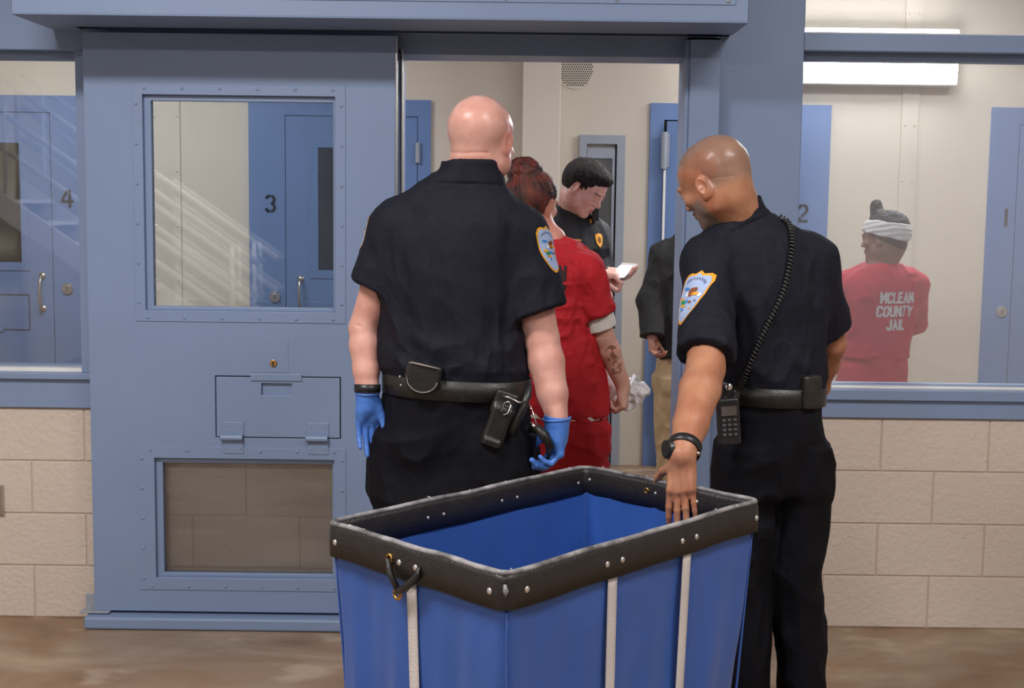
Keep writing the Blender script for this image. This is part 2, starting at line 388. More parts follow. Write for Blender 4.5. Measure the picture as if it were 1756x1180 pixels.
# =====================================================  FAR WALL
def stroke(b, pts, wd, y, th=0.0015):
    """flat painted stroke: list of (x,z)"""
    for i in range(len(pts)-1):
        p, q = Vector(pts[i]), Vector(pts[i+1]); d = (q-p).normalized(); n = Vector((-d.y, d.x))*wd/2
        p2 = p-d*wd*0.12; q2 = q+d*wd*0.12
        b.poly([(p2.x+n.x, y, p2.y+n.y), (p2.x-n.x, y, p2.y-n.y), (q2.x-n.x, y, q2.y-n.y), (q2.x+n.x, y, q2.y+n.y)], (0, -th, 0))
def arc(cx, cz, rx, rz, a0, a1, n=10):
    return [(cx+rx*math.cos(math.radians(a0+(a1-a0)*i/n)), cz+rz*math.sin(math.radians(a0+(a1-a0)*i/n))) for i in range(n+1)]
def digit(ch, cx, cz, h, y, parent):
    b = MB(); w = h*0.17; r = h*0.24
    if ch == '1': stroke(b, [(cx, cz-h/2+w*.1), (cx, cz+h/2)], w, y)
    if ch == '2':
        stroke(b, arc(cx, cz+h*.24, r, r, 175, 100), w, y); stroke(b, arc(cx, cz+h*.24, r, r, 80, -30)+[(cx-h*.05, cz-h*.18)], w, y)
        stroke(b, [(cx-h*.12, cz-h*.25), (cx-h*.25, cz-h*.38)], w, y)
        stroke(b, [(cx-h*.3, cz-h*.44), (cx+h*.28, cz-h*.44)], w*.85, y)
    if ch == '3':
        stroke(b, arc(cx, cz+h*.22, r, r*.95, 165, 100), w, y); stroke(b, arc(cx, cz+h*.22, r, r*.95, 80, -75), w, y)
        stroke(b, arc(cx, cz-h*.22, r*1.05, r, 75, -80), w, y); stroke(b, arc(cx, cz-h*.22, r*1.05, r, -100, -165), w, y)
    if ch == '4':
        stroke(b, [(cx+h*.14, cz-h*.5), (cx+h*.14, cz-h*.24)], w, y); stroke(b, [(cx+h*.14, cz-h*.06), (cx+h*.14, cz+h*.48)], w, y)
        stroke(b, [(cx+h*.0, cz+h*.42), (cx-h*.3, cz-h*.1)], w*.9, y); stroke(b, [(cx-h*.34, cz-h*.17), (cx+h*.34, cz-h*.17)], w*.85, y)
    return b.build('door_number', NUM, parent)

def cell_door(name, label, fx0, fx1, lx0, lx1, num, nx, nz, win, handle_x, knob, slot=None, hinge_x=None, leaf=True):
    top = 2.215; r = empty(name, ((fx0+fx1)/2, YF, 0)); struct(r, label, 'door')
    b = MB(); yf = YF-0.02
    slab_with_holes(b, fx0, fx1, 0.0, top, [(lx0, lx1, -0.01, 2.115)], yf, YF+0.0)
    dfr = b.build('door_frame', BLUE_D, r, bevel=0.0015); lfo = r
    if leaf:
        b = MB(); slab_with_holes(b, lx0+0.004, lx1-0.004, 0.01, 2.111, [win] if win else [], yf+0.0015, YF-0.002); lfo = b.build('door_leaf', BLUE_D, r)
    MB().box(lx0, lx1, YF-0.002, YF, 0.0, 2.115).build('door_gap', DARK, r)
    if win:
        x0, x1, z0, z1 = win
        b = MB(); slab_with_holes(b, x0-0.05, x1+0.05, z0-0.05, z1+0.05, [win], yf-0.004, yf+0.002); vfr = b.build('vision_frame', BLUE_D, r, bevel=0.001)
        MB().box(x0, x1, yf+0.005, yf+0.008, z0, z1).build('vision_glass', DGLASS, vfr)
        n = 7
        for i in range(n):
            z = z0+(z1-z0)*i/(n-1)
            for x in (x0-0.035, x1+0.035): rivet((x, yf-0.004, z), NY, vfr, 0.006, 'rivet', BLUE_D)
        for x in (x0+0.02, x1-0.02):
            for z in (z0-0.03, z1+0.03): rivet((x, yf-0.004, z), NY, vfr, 0.006, 'rivet', BLUE_D)
    if handle_x is not None:
        z = 1.03; b = MB(); pts = [(handle_x, yf, z+0.10), (handle_x, yf-0.03, z+0.095), (handle_x-0.002, yf-0.045, z+0.06), (handle_x-0.002, yf-0.048, z), (handle_x-0.002, yf-0.045, z-0.06), (handle_x, yf-0.03, z-0.095), (handle_x, yf, z-0.10)]
        b.tube(pts, 0.008, up=(1, 0, 0)); b.cyl((handle_x, yf-0.004, z+0.1), (handle_x, yf+0.002, z+0.1), 0.02); b.cyl((handle_x, yf-0.004, z-0.1), (handle_x, yf+0.002, z-0.1), 0.02)
        b.build('door_handle', HANDLE, lfo, smooth=True)
    if knob:
        kx, kz = knob; b = MB(); b.cyl((kx, yf-0.012, kz), (kx, yf+0.003, kz), 0.033, 0.036, seg=28, mi=0)
        b.cyl((kx, yf-0.018, kz), (kx, yf-0.01, kz), 0.02, seg=20, mi=0); b.box(kx-0.003, kx+0.003, yf-0.0195, yf-0.012, kz-0.014, kz+0.012, mi=1)
        b.build('lock_cylinder', [STEEL, DARK], r, bevel=0.002)
    if slot:
        x0, x1, z0, z1 = slot; b = MB(); slab_with_holes(b, x0-0.005, x1+0.005, z0-0.005, z1+0.005, [(x0, x1, z0, z1)], yf-0.0015, yf+0.0015); b.build('slot_rim', NUM, r)
        MB().box((x0+x1)/2-0.04, (x0+x1)/2+0.04, yf-0.008, yf, z0-0.012, z0+0.008).build('slot_hinge', BLUE_D, r)
    if hinge_x is not None:
        for z in (0.3, 1.05, 1.9):
            MB().cyl((hinge_x, yf-0.008, z-0.06), (hinge_x, yf-0.008, z+0.06), 0.014).build('door_hinge', GREYF, r)
    if num: digit(num, nx, nz, 0.105, yf-0.0005, dfr)
    return r
DGLASS = mat('dark_vision_glass', (0.035, 0.032, 0.03), 0.08, noise=0.5, nscale=5)
HANDLE = mat('worn_handle_metal', (0.5, 0.47, 0.40), 0.35, metal=1.0)
cell_door('door_2', 'blue cell door stencilled 4 seen through the left window', -3.75, -2.60, -3.62, -2.80, '4', -2.705, 1.60, (-3.40, -2.99, 1.21, 1.93), -2.868, (-2.715, 1.055), slot=(-3.35, -2.955, 0.80, 1.01))
cell_door('door_3', 'blue cell door stencilled 3 seen through the sliding door window', -1.605, -0.505, -1.385, -0.583, '3', -1.475, 1.585, (-1.185, -0.80, 1.185, 1.925), -1.293, (-1.45, 1.02), hinge_x=-0.583)
cell_door('door_4', 'blue cell door frame stencilled 2 behind the right post, its leaf ajar', 0.815, 1.905, 0.900, 1.680, '2', 1.752, 1.565, None, None, (1.79, 1.0), leaf=False)
cell_door('door_5', 'blue cell door stencilled with a 1 at the right edge', 2.87, 3.95, 3.04, 3.83, '1', 2.985, 1.555, (3.3, 3.66, 1.2, 1.92), 3.15, (2.985, 0.985))
# leaf of door 4 standing a little open
lf = empty('door_6', (0.905, YF-0.03, 0)); struct(lf, 'blue cell door leaf standing ajar behind the person in the dark jacket', 'door')
b = MB(); b.box(0.012, 0.78, -0.035, 0.0, 0.01, 2.105); o = b.build('door_leaf', BLUE_D, None, bevel=0.002); o.parent = lf
b = MB(); b.box(-0.002, 0.012, -0.045, 0.002, 0.012, 2.0); o = b.build('gap_light_strip', WHITE, None); o.parent = lf  # white strip stands in for light showing at the hinge gap
b = MB(); b.box(-0.002, 0.3, -0.06, -0.035, 0.0, 0.012); o = b.build('bottom_sweep', WHITE, None); o.parent = lf
for z in (0.42, 1.22, 1.93):
    b = MB(); b.cyl((0.002, -0.052, z-0.11), (0.002, -0.052, z+0.11), 0.016); b.box(-0.02, 0.03, -0.05, -0.04, z-0.1, z+0.1)
    o = b.build('door_hinge', GREYF, None, bevel=0.002); o.parent = lf
lf.rotation_euler = (0, 0, math.radians(-9))

# pilaster, battens, vent, narrow grey door
struct(MB().box(0.045, 0.265, 7.75, YF, 0, FCEIL).build('wall_pilaster', CREAM, bevel=0.006), 'cream square pilaster on the far wall', 'wall')
def batten(x0, x1, label):
    r = empty('wall_batten', ((x0+x1)/2, YF, 0)); tag(r, label, 'wall panel strip', None)
    st_ = MB().box(x0, x1, YF-0.012, YF, 0.0, FCEIL).build('strip', CREAM, r, bevel=0.002)
    z = 0.45
    while z < 2.9:
        rivet((x0+0.02, YF-0.012, z), NY, st_, 0.008, 'rivet', CREAM); rivet((x1-0.02, YF-0.012, z), NY, st_, 0.008, 'rivet', CREAM); z += 0.33
batten(-2.19, -2.02, 'riveted cream wall strip left of the cell door marked 3')
batten(2.33, 2.43, 'riveted cream wall strip behind the seated-area light on the right')
vt = empty('speaker_grille', (0.36, YF, 2.41), 'round perforated grille high on the wall beside the pilaster', 'grille')
MB().cyl((0.36, YF-0.006, 2.41), (0.36, YF, 2.41), 0.118, seg=48).build('grille_plate', CREAM, vt)
b = MB()
for i in range(-8, 9):
    for j in range(-8, 9):
        x = 0.0135*i+(0.00675 if j % 2 else 0); z = 0.0135*j
        if x*x+z*z < 0.108**2: b.box(0.36+x-0.0036, 0.36+x+0.0036, YF-0.0075, YF-0.006, 2.41+z-0.0036, 2.41+z+0.0036)
b.build('perforations', DARK, vt)
gd = empty('door_7', (0.53, YF, 0)); struct(gd, 'narrow grey metal door with tall dark glass behind the person writing', 'door')
b = MB(); slab_with_holes(b, 0.39, 0.668, 0, 2.02, [(0.435, 0.617, 0.0, 1.965)], YF-0.04, YF); b.build('door_frame', GREYF, gd, bevel=0.003)
b = MB(); slab_with_holes(b, 0.437, 0.608, 0.01, 1.94, [(0.455, 0.59, 0.62, 1.88)], YF-0.028, YF-0.003); b.build('door_leaf', GREYF, gd, bevel=0.003)
MB().box(0.608, 0.617, YF-0.02, YF-0.001, 0, 1.965).build('door_gap', DARK, gd)
MB().box(0.455, 0.59, YF-0.02, YF-0.015, 0.62, 1.88).build('vision_glass', mat('smoked_glass', (0.13, 0.12, 0.11), 0.2, noise=0.4, nscale=4), gd)
MB().box(0.585, 0.6, YF-0.034, YF-0.028, 0.1, 0.42).build('pull_slot', DARK, gd)
clo = empty('door_closer', (-0.47, YF, 2.5), 'pale door closer bar high on the wall left of the pilaster', 'door closer')
p = at(778, 88, YF)
MB().box(p.x-0.11, p.x+0.11, YF-0.06, YF, p.z-0.01, p.z+0.03, bev=0.004).build('closer_body', GREYF, clo)
MB().box(p.x-0.13, p.x+0.1, YF-0.09, YF-0.06, p.z-0.012, p.z-0.004).build('closer_arm', STEEL, clo)

# wall light beyond the right glass
wl = empty('wall_light', (2.1, 7.9, 2.4), 'long glowing white wall light above the inmate behind glass', 'light')
b = MB(); b.box(1.36, 2.62, YF-0.13, YF, 2.33, 2.66, bev=0.02); b.build('light_housing', WHITE, wl)
b = MB(); b.box(1.38, 2.60, YF-0.20, YF-0.12, 2.375, 2.635, bev=0.035); b.build('light_lens', LAMP, wl, smooth=False)
# ceiling lamps of both rooms
def lamp(x, y, z, sx, sy, label, grp=None):
    r = empty('ceiling_light', (x, y, z), label, 'ceiling light', grp)
    b = MB(); slab = 0.03
    b.box(x-sx/2-slab, x+sx/2+slab, y-sy/2-slab, y+sy/2+slab, z-0.06, z-0.001, bev=0.005); b.build('light_frame', WHITE, r)
    MB().box(x-sx/2, x+sx/2, y-sy/2, y+sy/2, z-0.072, z-0.06).build('light_lens', LAMP2, r)
LAMP2 = emis('ceiling_lens', (0.97, 0.97, 1.0), 3.0)
for (x, y, p) in LIGHTS_FRONT: lamp(x, y, CEIL, 1.2, 0.55, 'recessed fluorescent ceiling light in the dayroom', 'dayroom ceiling lights')
for (x, y, p) in LIGHTS_BACK: lamp(x, y, FCEIL, 1.2, 0.3, 'fluorescent ceiling light in the cell area', 'cell area ceiling lights')

# conduit plate at the left edge of the block wall
op = empty('outlet_plate', (-1.98, YW, 0.45), 'steel outlet cover plate low on the left block wall', 'outlet plate')
p = at(0, 857, YW); MB().box(p.x-0.055, p.x+0.018, YW-0.012, YW, p.z-0.058, p.z+0.058, bev=0.004).build('cover_plate', STEEL, op)
MB().box(p.x-0.03, p.x-0.003, YW-0.014, YW-0.011, p.z-0.03, p.z+0.03).build('socket', WHITE, op)
# white table beyond the right glass
tb = empty('table', (2.7, 6.1, 0), 'white-topped table just beyond the right window sill', 'table')
p = at(1576, 664, 6.05)
b = MB(); b.box(p.x, 3.8, 5.95, 6.26, 0.743, 0.768, bev=0.01); b.build('table_top', WHITE, tb)
b = MB(); b.box(p.x-0.022, p.x+0.05, 5.945, 6.262, 0.738, 0.764, bev=0.008); b.build('edge_band', DARK, tb)
for (x, y) in ((p.x+0.12, 6.0), (3.65, 6.0), (p.x+0.12, 6.2), (3.65, 6.2)):
    MB().box(x-0.025, x+0.025, y-0.025, y+0.025, 0, 0.742).build('leg', GREYF, tb)
# =====================================================  SCULPTING TOOLKIT (signed distance fields on a numpy grid -> one continuous mesh)
import openvdb as vdb
def v3(p): return np.array([p[0], p[1], p[2]], dtype=np.float64)
def sminp(a, b, k):
    if k <= 0: return np.minimum(a, b)
    h = np.maximum(k-np.abs(a-b), 0)/k
    return np.minimum(a, b)-h*h*k*0.25
def smaxp(a, b, k): return -sminp(-a, -b, k)
class Sculpt:
    def __init__(s, lo, hi, h):
        s.h = h; s.lo = v3(lo); s.n = np.maximum(((v3(hi)-s.lo)/h).astype(int)+1, 4)
        s.D = np.full(s.n, 0.05, dtype=np.float32)
        s.ax = [(s.lo[i]+h*np.arange(s.n[i])).astype(np.float32) for i in range(3)]
    def sub(s, lo, hi, pad):
        sl = []
        for i in range(3):
            a = int(max(0, math.floor((lo[i]-pad-s.lo[i])/s.h))); b = int(min(s.n[i], math.ceil((hi[i]+pad-s.lo[i])/s.h)+1))
            if b <= a: return None
            sl.append(slice(a, b))
        X = s.ax[0][sl[0]][:, None, None]; Y = s.ax[1][sl[1]][None, :, None]; Z = s.ax[2][sl[2]][None, None, :]
        return tuple(sl), X, Y, Z
    def comb(s, sl, d, k, op):
        A = s.D[sl]
        if op == 'u': s.D[sl] = sminp(A, d, k)
        elif op == 'c': s.D[sl] = smaxp(A, -d, k)
        elif op == 'i': s.D[sl] = smaxp(A, d, k)
    def cone(s, a, b, ra, rb, k=0.02, op='u', flat=None):
        """round cone; flat=(dir, f): squashed by f along dir"""
        a = v3(a); b = v3(b); r = max(ra, rb)
        if flat: r *= max(1, flat[1])
        g = s.sub(np.minimum(a, b)-r, np.maximum(a, b)+r, k+2*s.h+0.006)
        if g is None: return s
        sl, X, Y, Z = g
        ab = b-a; L2 = float(ab@ab)+1e-12
        px, py, pz = X-np.float32(a[0]), Y-np.float32(a[1]), Z-np.float32(a[2])
        t = np.clip((px*ab[0]+py*ab[1]+pz*ab[2])/L2, 0, 1).astype(np.float32)
        dx = px-t*ab[0]; dy = py-t*ab[1]; dz = pz-t*ab[2]
        q = dx*dx+dy*dy+dz*dz
        if flat:
            f = v3(flat[0]); f /= np.linalg.norm(f); c = dx*f[0]+dy*f[1]+dz*f[2]
            q = q+c*c*(1/flat[1]**2-1)
        d = np.sqrt(q)-(ra+(rb-ra)*t)
        if flat and flat[1] < 1: d = d*flat[1]**0.5
        s.comb(sl, d.astype(np.float32), k, op); return s
    def chain(s, pts, rs, k=0.02, op='u', flat=None):
        for i in range(len(pts)-1): s.cone(pts[i], pts[i+1], rs[i], rs[i+1], k, op, flat)
        return s
    def ell(s, c, r, R=None, k=0.02, op='u'):
        c = v3(c); rr = max(r)
        if R is None: g = s.sub(c-v3(r), c+v3(r), k+2*s.h+0.006)
        else: g = s.sub(c-rr, c+rr, k+2*s.h+0.006)
        if g is None: return s
        sl, X, Y, Z = g
        X = X-np.float32(c[0]); Y = Y-np.float32(c[1]); Z = Z-np.float32(c[2])
        if R is not None:
            R = np.array(R, dtype=np.float32)  # columns = local axes in world
            x = X*R[0, 0]+Y*R[1, 0]+Z*R[2, 0]; y = X*R[0, 1]+Y*R[1, 1]+Z*R[2, 1]; z = X*R[0, 2]+Y*R[1, 2]+Z*R[2, 2]
        else: x, y, z = X, Y, Z
        k0 = np.sqrt((x/r[0])**2+(y/r[1])**2+(z/r[2])**2); k1 = np.sqrt((x/r[0]**2)**2+(y/r[1]**2)**2+(z/r[2]**2)**2)+1e-6
        s.comb(sl, (k0*(k0-1)/k1).astype(np.float32), k, op); return s
    def boxr(s, c, half, R=None, rd=0.005, k=0.0, op='u'):
        c = v3(c); rr = float(np.linalg.norm(half))
        g = s.sub(c-rr, c+rr, k+2*s.h+0.006)
        if g is None: return s
        sl, X, Y, Z = g; X = X-c[0]; Y = Y-c[1]; Z = Z-c[2]
        if R is not None:
            R = np.array(R); x = X*R[0, 0]+Y*R[1, 0]+Z*R[2, 0]; y = X*R[0, 1]+Y*R[1, 1]+Z*R[2, 1]; z = X*R[0, 2]+Y*R[1, 2]+Z*R[2, 2]
        else: x, y, z = X, Y, Z
        qx = np.abs(x)-half[0]+rd; qy = np.abs(y)-half[1]+rd; qz = np.abs(z)-half[2]+rd
        d = np.sqrt(np.maximum(qx, 0)**2+np.maximum(qy, 0)**2+np.maximum(qz, 0)**2)+np.minimum(np.maximum(qx, np.maximum(qy, qz)), 0)-rd
        s.comb(sl, d.astype(np.float32), k, op); return s
    def loft(s, secs, k=0.02, op='u', n=2.3, endr=0.0, grow=0.0):
        """vertical loft: sections (z, cx, cy, half width, half depth, yaw degrees)"""
        S_ = np.array(sorted(secs), dtype=np.float64)
        z0, z1 = S_[0, 0], S_[-1, 0]; rr = max(S_[:, 3].max(), S_[:, 4].max())+grow
        lo = np.array([S_[:, 1].min()-rr, S_[:, 2].min()-rr, z0]); hi = np.array([S_[:, 1].max()+rr, S_[:, 2].max()+rr, z1])
        g = s.sub(lo, hi, k+2*s.h+0.006)
        if g is None: return s
        sl, X, Y, Z = g; zz = np.clip(Z.ravel().astype(np.float64), z0, z1)
        P = []
        for j in range(1, 6):   # monotone-ish cubic interpolation (Catmull-Rom)
            xs = S_[:, 0]; ys = S_[:, j]; m = np.gradient(ys, xs) if len(xs) > 1 else ys*0
            i = np.clip(np.searchsorted(xs, zz)-1, 0, len(xs)-2); hh = xs[i+1]-xs[i]; t = (zz-xs[i])/hh
            P.append((2*t**3-3*t**2+1)*ys[i]+(t**3-2*t**2+t)*hh*m[i]+(-2*t**3+3*t**2)*ys[i+1]+(t**3-t**2)*hh*m[i+1])
        cx, cy, a, b, yw = [p.astype(np.float32)[None, None, :] for p in P]
        a = a+grow; b = b+grow
        c_, s_ = np.cos(np.radians(yw)), np.sin(np.radians(yw))
        dx = X-cx; dy = Y-cy; x = dx*c_-dy*s_; y = dx*s_+dy*c_   # yaw>0 turns the figure to its right (clockwise from above)
        ax_ = np.abs(x)/a+1e-6; ay_ = np.abs(y)/b+1e-6
        r = (ax_**n+ay_**n)**(1/n)
        gr = np.sqrt((ax_**(n-1)/a)**2+(ay_**(n-1)/b)**2)/(r**(n-1))+1e-6
        d = (r-1)/gr
        d = np.where(d > 0, d, np.maximum(d, (r-1)*np.minimum(a, b)))
        d = smaxp(d, np.maximum(z0-Z, Z-z1), endr)
        s.comb(sl, d.astype(np.float32), k, op); return s
    def plane(s, p, nrm, k=0.0, lo=None, hi=None):
        """remove everything on the +nrm side (optionally only inside a box)"""
        p = v3(p); nrm = v3(nrm)/np.linalg.norm(v3(nrm))
        if lo is None: lo = s.lo; hi = s.lo+s.h*s.n
        g = s.sub(v3(lo), v3(hi), 0)
        if g is None: return s
        sl, X, Y, Z = g
        d = (X-p[0])*nrm[0]+(Y-p[1])*nrm[1]+(Z-p[2])*nrm[2]
        s.D[sl] = smaxp(s.D[sl], d.astype(np.float32), k); return s
    def merge(s, o, k=0.02):
        """union with another sculpt made on the same lattice"""
        off = np.round((o.lo-s.lo)/s.h).astype(int); sl = tuple(slice(int(off[i]), int(off[i]+o.n[i])) for i in range(3))
        s.D[sl] = sminp(s.D[sl], o.D, k); return s
    def patchgrid(s, lo, hi):
        """empty grid on the same lattice covering lo..hi clipped to this one"""
        a = np.clip(np.floor((v3(lo)-s.lo)/s.h).astype(int), 0, s.n-4); b = np.clip(np.ceil((v3(hi)-s.lo)/s.h).astype(int)+1, a+4, s.n)
        o = Sculpt.__new__(Sculpt); o.h = s.h; o.lo = s.lo+a*s.h; o.n = b-a; o.D = np.full(o.n, 0.05, dtype=np.float32)
        o.ax = [s.ax[i][a[i]:b[i]] for i in range(3)]; return o
    def sleeve(s, S0, E0, H0, r0, r1, ri, k=0.035, tilt=(0, 0, 0), flat=((0, 1, 0), 1.05), mid=None):
        """a sleeve from shoulder S0 towards E0 ending in an open hem at H0 (ri: inner radius)"""
        S0, E0, H0 = Vector(S0), Vector(E0), Vector(H0); R_ = max(r0, r1)*1.3+0.03
        lo = np.minimum(v3(S0), v3(H0))-R_; hi = np.maximum(v3(S0), v3(H0))+R_; o = s.patchgrid(lo, hi)
        d = (E0-S0).normalized() if mid is None else (E0-Vector(mid)).normalized()
        if mid is None: o.cone(S0, H0+d*0.05, r0, r1, 0.02, flat=flat)
        else: o.cone(S0, mid, r0, (r0+r1)/2, 0.02, flat=flat); o.cone(mid, H0+d*0.05, (r0+r1)/2, r1, 0.02, flat=flat)
        o.plane(H0, d+Vector(tilt), 0.003)
        o.cone(H0-d*0.05, H0+d*0.09, ri*.75, ri, 0.003, 'c', flat=flat)
        s.merge(o, k); return s
    def mesh(s, name, m, parent=None, disp=None, smooth_it=1, post=None):
        B = 3.2*s.h
        D = np.clip(s.D, -B, B).astype(np.float32)
        for ax in range(3):      # keep the skin closed at the border of the grid
            for e in (0, -1):
                idx = [slice(None)]*3; idx[ax] = e; D[tuple(idx)] = B
        g = vdb.FloatGrid(float(B)); g.copyFromArray(D, tolerance=1e-7)
        V, Q = g.convertToQuads(isovalue=0.0)
        V = V.astype(np.float64)*s.h+s.lo; Q = Q.astype(np.int64)
        # drop specks that are not connected to the largest piece is left to the modelling; light Laplacian smoothing
        def nb(V):
            acc = np.zeros_like(V); cnt = np.zeros(len(V))
            for a, b in ((0, 1), (1, 2), (2, 3), (3, 0)):
                for i, j in ((a, b), (b, a)):
                    for c in range(3): acc[:, c] += np.bincount(Q[:, i], V[Q[:, j], c], len(V))
                    cnt += np.bincount(Q[:, i], minlength=len(V))
            return acc/np.maximum(cnt, 1)[:, None]
        for _ in range(smooth_it): V = V*0.45+nb(V)*0.55
        def normals(V):
            fn = np.cross(V[Q[:, 2]]-V[Q[:, 0]], V[Q[:, 3]]-V[Q[:, 1]]); N = np.zeros_like(V)
            for j in range(4):
                for c in range(3): N[:, c] += np.bincount(Q[:, j], fn[:, c], len(V))
            return N/np.maximum(np.linalg.norm(N, axis=1), 1e-12)[:, None]
        N = normals(V)
        # orient outward: step along the normal must increase the field
        ii = np.clip(np.round((V+N*s.h*1.2-s.lo)/s.h).astype(int), 0, s.n-1); jj = np.clip(np.round((V-N*s.h*1.2-s.lo)/s.h).astype(int), 0, s.n-1)
        if np.mean(s.D[tuple(ii.T)]-s.D[tuple(jj.T)]) < 0: Q = Q[:, ::-1]; N = -N
        if disp is not None: V = V+N*disp(V, N)[:, None]
        if post is not None: V = post(V)
        me = bpy.data.meshes.new(name)
        me.vertices.add(len(V)); me.vertices.foreach_set('co', V.astype(np.float32).ravel())
        me.loops.add(Q.size); me.loops.foreach_set('vertex_index', Q.astype(np.int32).ravel())
        me.polygons.add(len(Q)); me.polygons.foreach_set('loop_start', np.arange(0, Q.size, 4, dtype=np.int32))
        me.polygons.foreach_set('use_smooth', np.ones(len(Q), dtype=bool))
        me.update(calc_edges=True); me.validate()
        for k in (m if isinstance(m, (list, tuple)) else [m]): me.materials.append(k)
        o = bpy.data.objects.new(name, me); C.objects.link(o)
        if parent is not None: local(o, parent)
        return o
_lat = np.random.RandomState(3).rand(64, 64, 64).astype(np.float32)
def vnoise(P, sc):
    p = P*sc+1000.5; i = np.floor(p).astype(int); f = p-i; f = f*f*(3-2*f)
    r = 0
    for dx in (0, 1):
        for dy in (0, 1):
            for dz in (0, 1):
                wt = (f[:, 0] if dx else 1-f[:, 0])*(f[:, 1] if dy else 1-f[:, 1])*(f[:, 2] if dz else 1-f[:, 2])
                r = r+wt*_lat[(i[:, 0]+dx) % 64, (i[:, 1]+dy) % 64, (i[:, 2]+dz) % 64]
    return r*2-1
def folds(amp=0.006, sc=(7, 7, 3.5), seed=0, fine=0.3):
    """soft ridged cloth folds"""
    def f(V, N):
        P = V*np.array(sc)+seed*7.3
        w1 = np.stack([vnoise(P, .7), vnoise(P+31, .7), vnoise(P+57, .7)], 1)
        a = 1-2*np.abs(vnoise(P+w1*0.7, 1.0)); b = 1-2*np.abs(vnoise(P*2.1+w1+11, 1.0)); c = 1-2*np.abs(vnoise(P*4.3+w1*2+23, 1.0))
        return amp*(a*0.5+b*fine+c*fine*.22)-amp*0.2
    return f
def crease(V, a, b, wd, amp):
    """distance-based ridge or groove along a segment"""
    a = v3(a); b = v3(b); ab = b-a; t = np.clip(((V-a)@ab)/(ab@ab), 0, 1)
    d = np.linalg.norm(V-(a+t[:, None]*ab), axis=1)
    return amp*np.exp(-(d/wd)**2)*np.sin(np.clip(t, 0.02, .98)*PI)**0.5

def rotm(yaw=0, pitch=0, roll=0):
    """yaw>0 turns to its right; pitch>0 looks down; roll>0 leans head to its right. local: X right, Y forward, Z up"""
    return np.array((Matrix.Rotation(-math.radians(yaw), 3, 'Z') @ Matrix.Rotation(-math.radians(pitch), 3, 'X') @ Matrix.Rotation(math.radians(roll), 3, 'Y')))

def head(g, c, R, sc=1.0, face=True, jaw=1.0, earz=0.0, ear=True):
    """head centred on the skull middle"""
    c = v3(c); T = lambda x, y, z: c+R@(np.array([x, y, z])*sc)
    e = lambda p, r, k=0.02, op='u', RR=None: g.ell(T(*p), [q*sc for q in r], R if RR is None else R@RR, k*sc, op)
    e((0, -0.012, 0.040), (0.077, 0.094, 0.080), 0.02)
    e((0, -0.040, 0.025), (0.071, 0.066, 0.072), 0.03)
    e((0, 0.030, 0.030), (0.066, 0.062, 0.070), 0.03)
    e((0, 0.028, -0.040), (0.060*jaw, 0.062, 0.062), 0.03)
    e((0, 0.050, -0.085), (0.034*jaw, 0.035, 0.026), 0.03)
    e((0, 0.074, -0.098), (0.018, 0.014, 0.014), 0.02)
    for sx in (-1, 1):
        e((sx*0.052*jaw, 0.005, -0.060), (0.020, 0.032, 0.026), 0.035)
        if face:
            e((sx*0.040, 0.066, -0.022), (0.024, 0.020, 0.018), 0.02)
            e((sx*0.030, 0.087, 0.020), (0.024, 0.010, 0.008), 0.012)
            e((sx*0.031, 0.100, 0.003), (0.018, 0.013, 0.012), 0.008, 'c')
            e((sx*0.031, 0.083, 0.004), (0.0135, 0.0125, 0.0125), 0.002)
            e((sx*0.031, 0.0855, 0.0125), (0.017, 0.0105, 0.0055), 0.004)
            e((sx*0.031, 0.085, -0.005), (0.015, 0.0105, 0.004), 0.004)
        if ear:
            RR = np.array(Euler((math.radians(-12), 0, math.radians(sx*-22))).to_matrix())
            e((sx*0.079, -0.008, -0.004+earz), (0.0085, 0.021, 0.033), 0.006, 'u', RR)
            e((sx*0.088, -0.006, 0.000+earz), (0.0065, 0.013, 0.021), 0.004, 'c', RR)
            e((sx*0.078, 0.000, -0.030+earz), (0.007, 0.009, 0.010), 0.006)
            e((sx*0.080, -0.001, -0.006+earz), (0.006, 0.006, 0.008), 0.004)
    if face:
        g.cone(T(0, 0.088, 0.014), T(0, 0.108, -0.026), 0.007*sc, 0.010*sc, 0.012*sc)
        for sx in (-1, 1): e((sx*0.010, 0.098, -0.030), (0.008, 0.009, 0.007), 0.006)
        e((0, 0.090, -0.052), (0.023, 0.010, 0.007), 0.008); e((0, 0.088, -0.064), (0.020, 0.010, 0.007), 0.006)
        e((0, 0.101, -0.0575), (0.022, 0.006, 0.0016), 0.003, 'c')
    return T

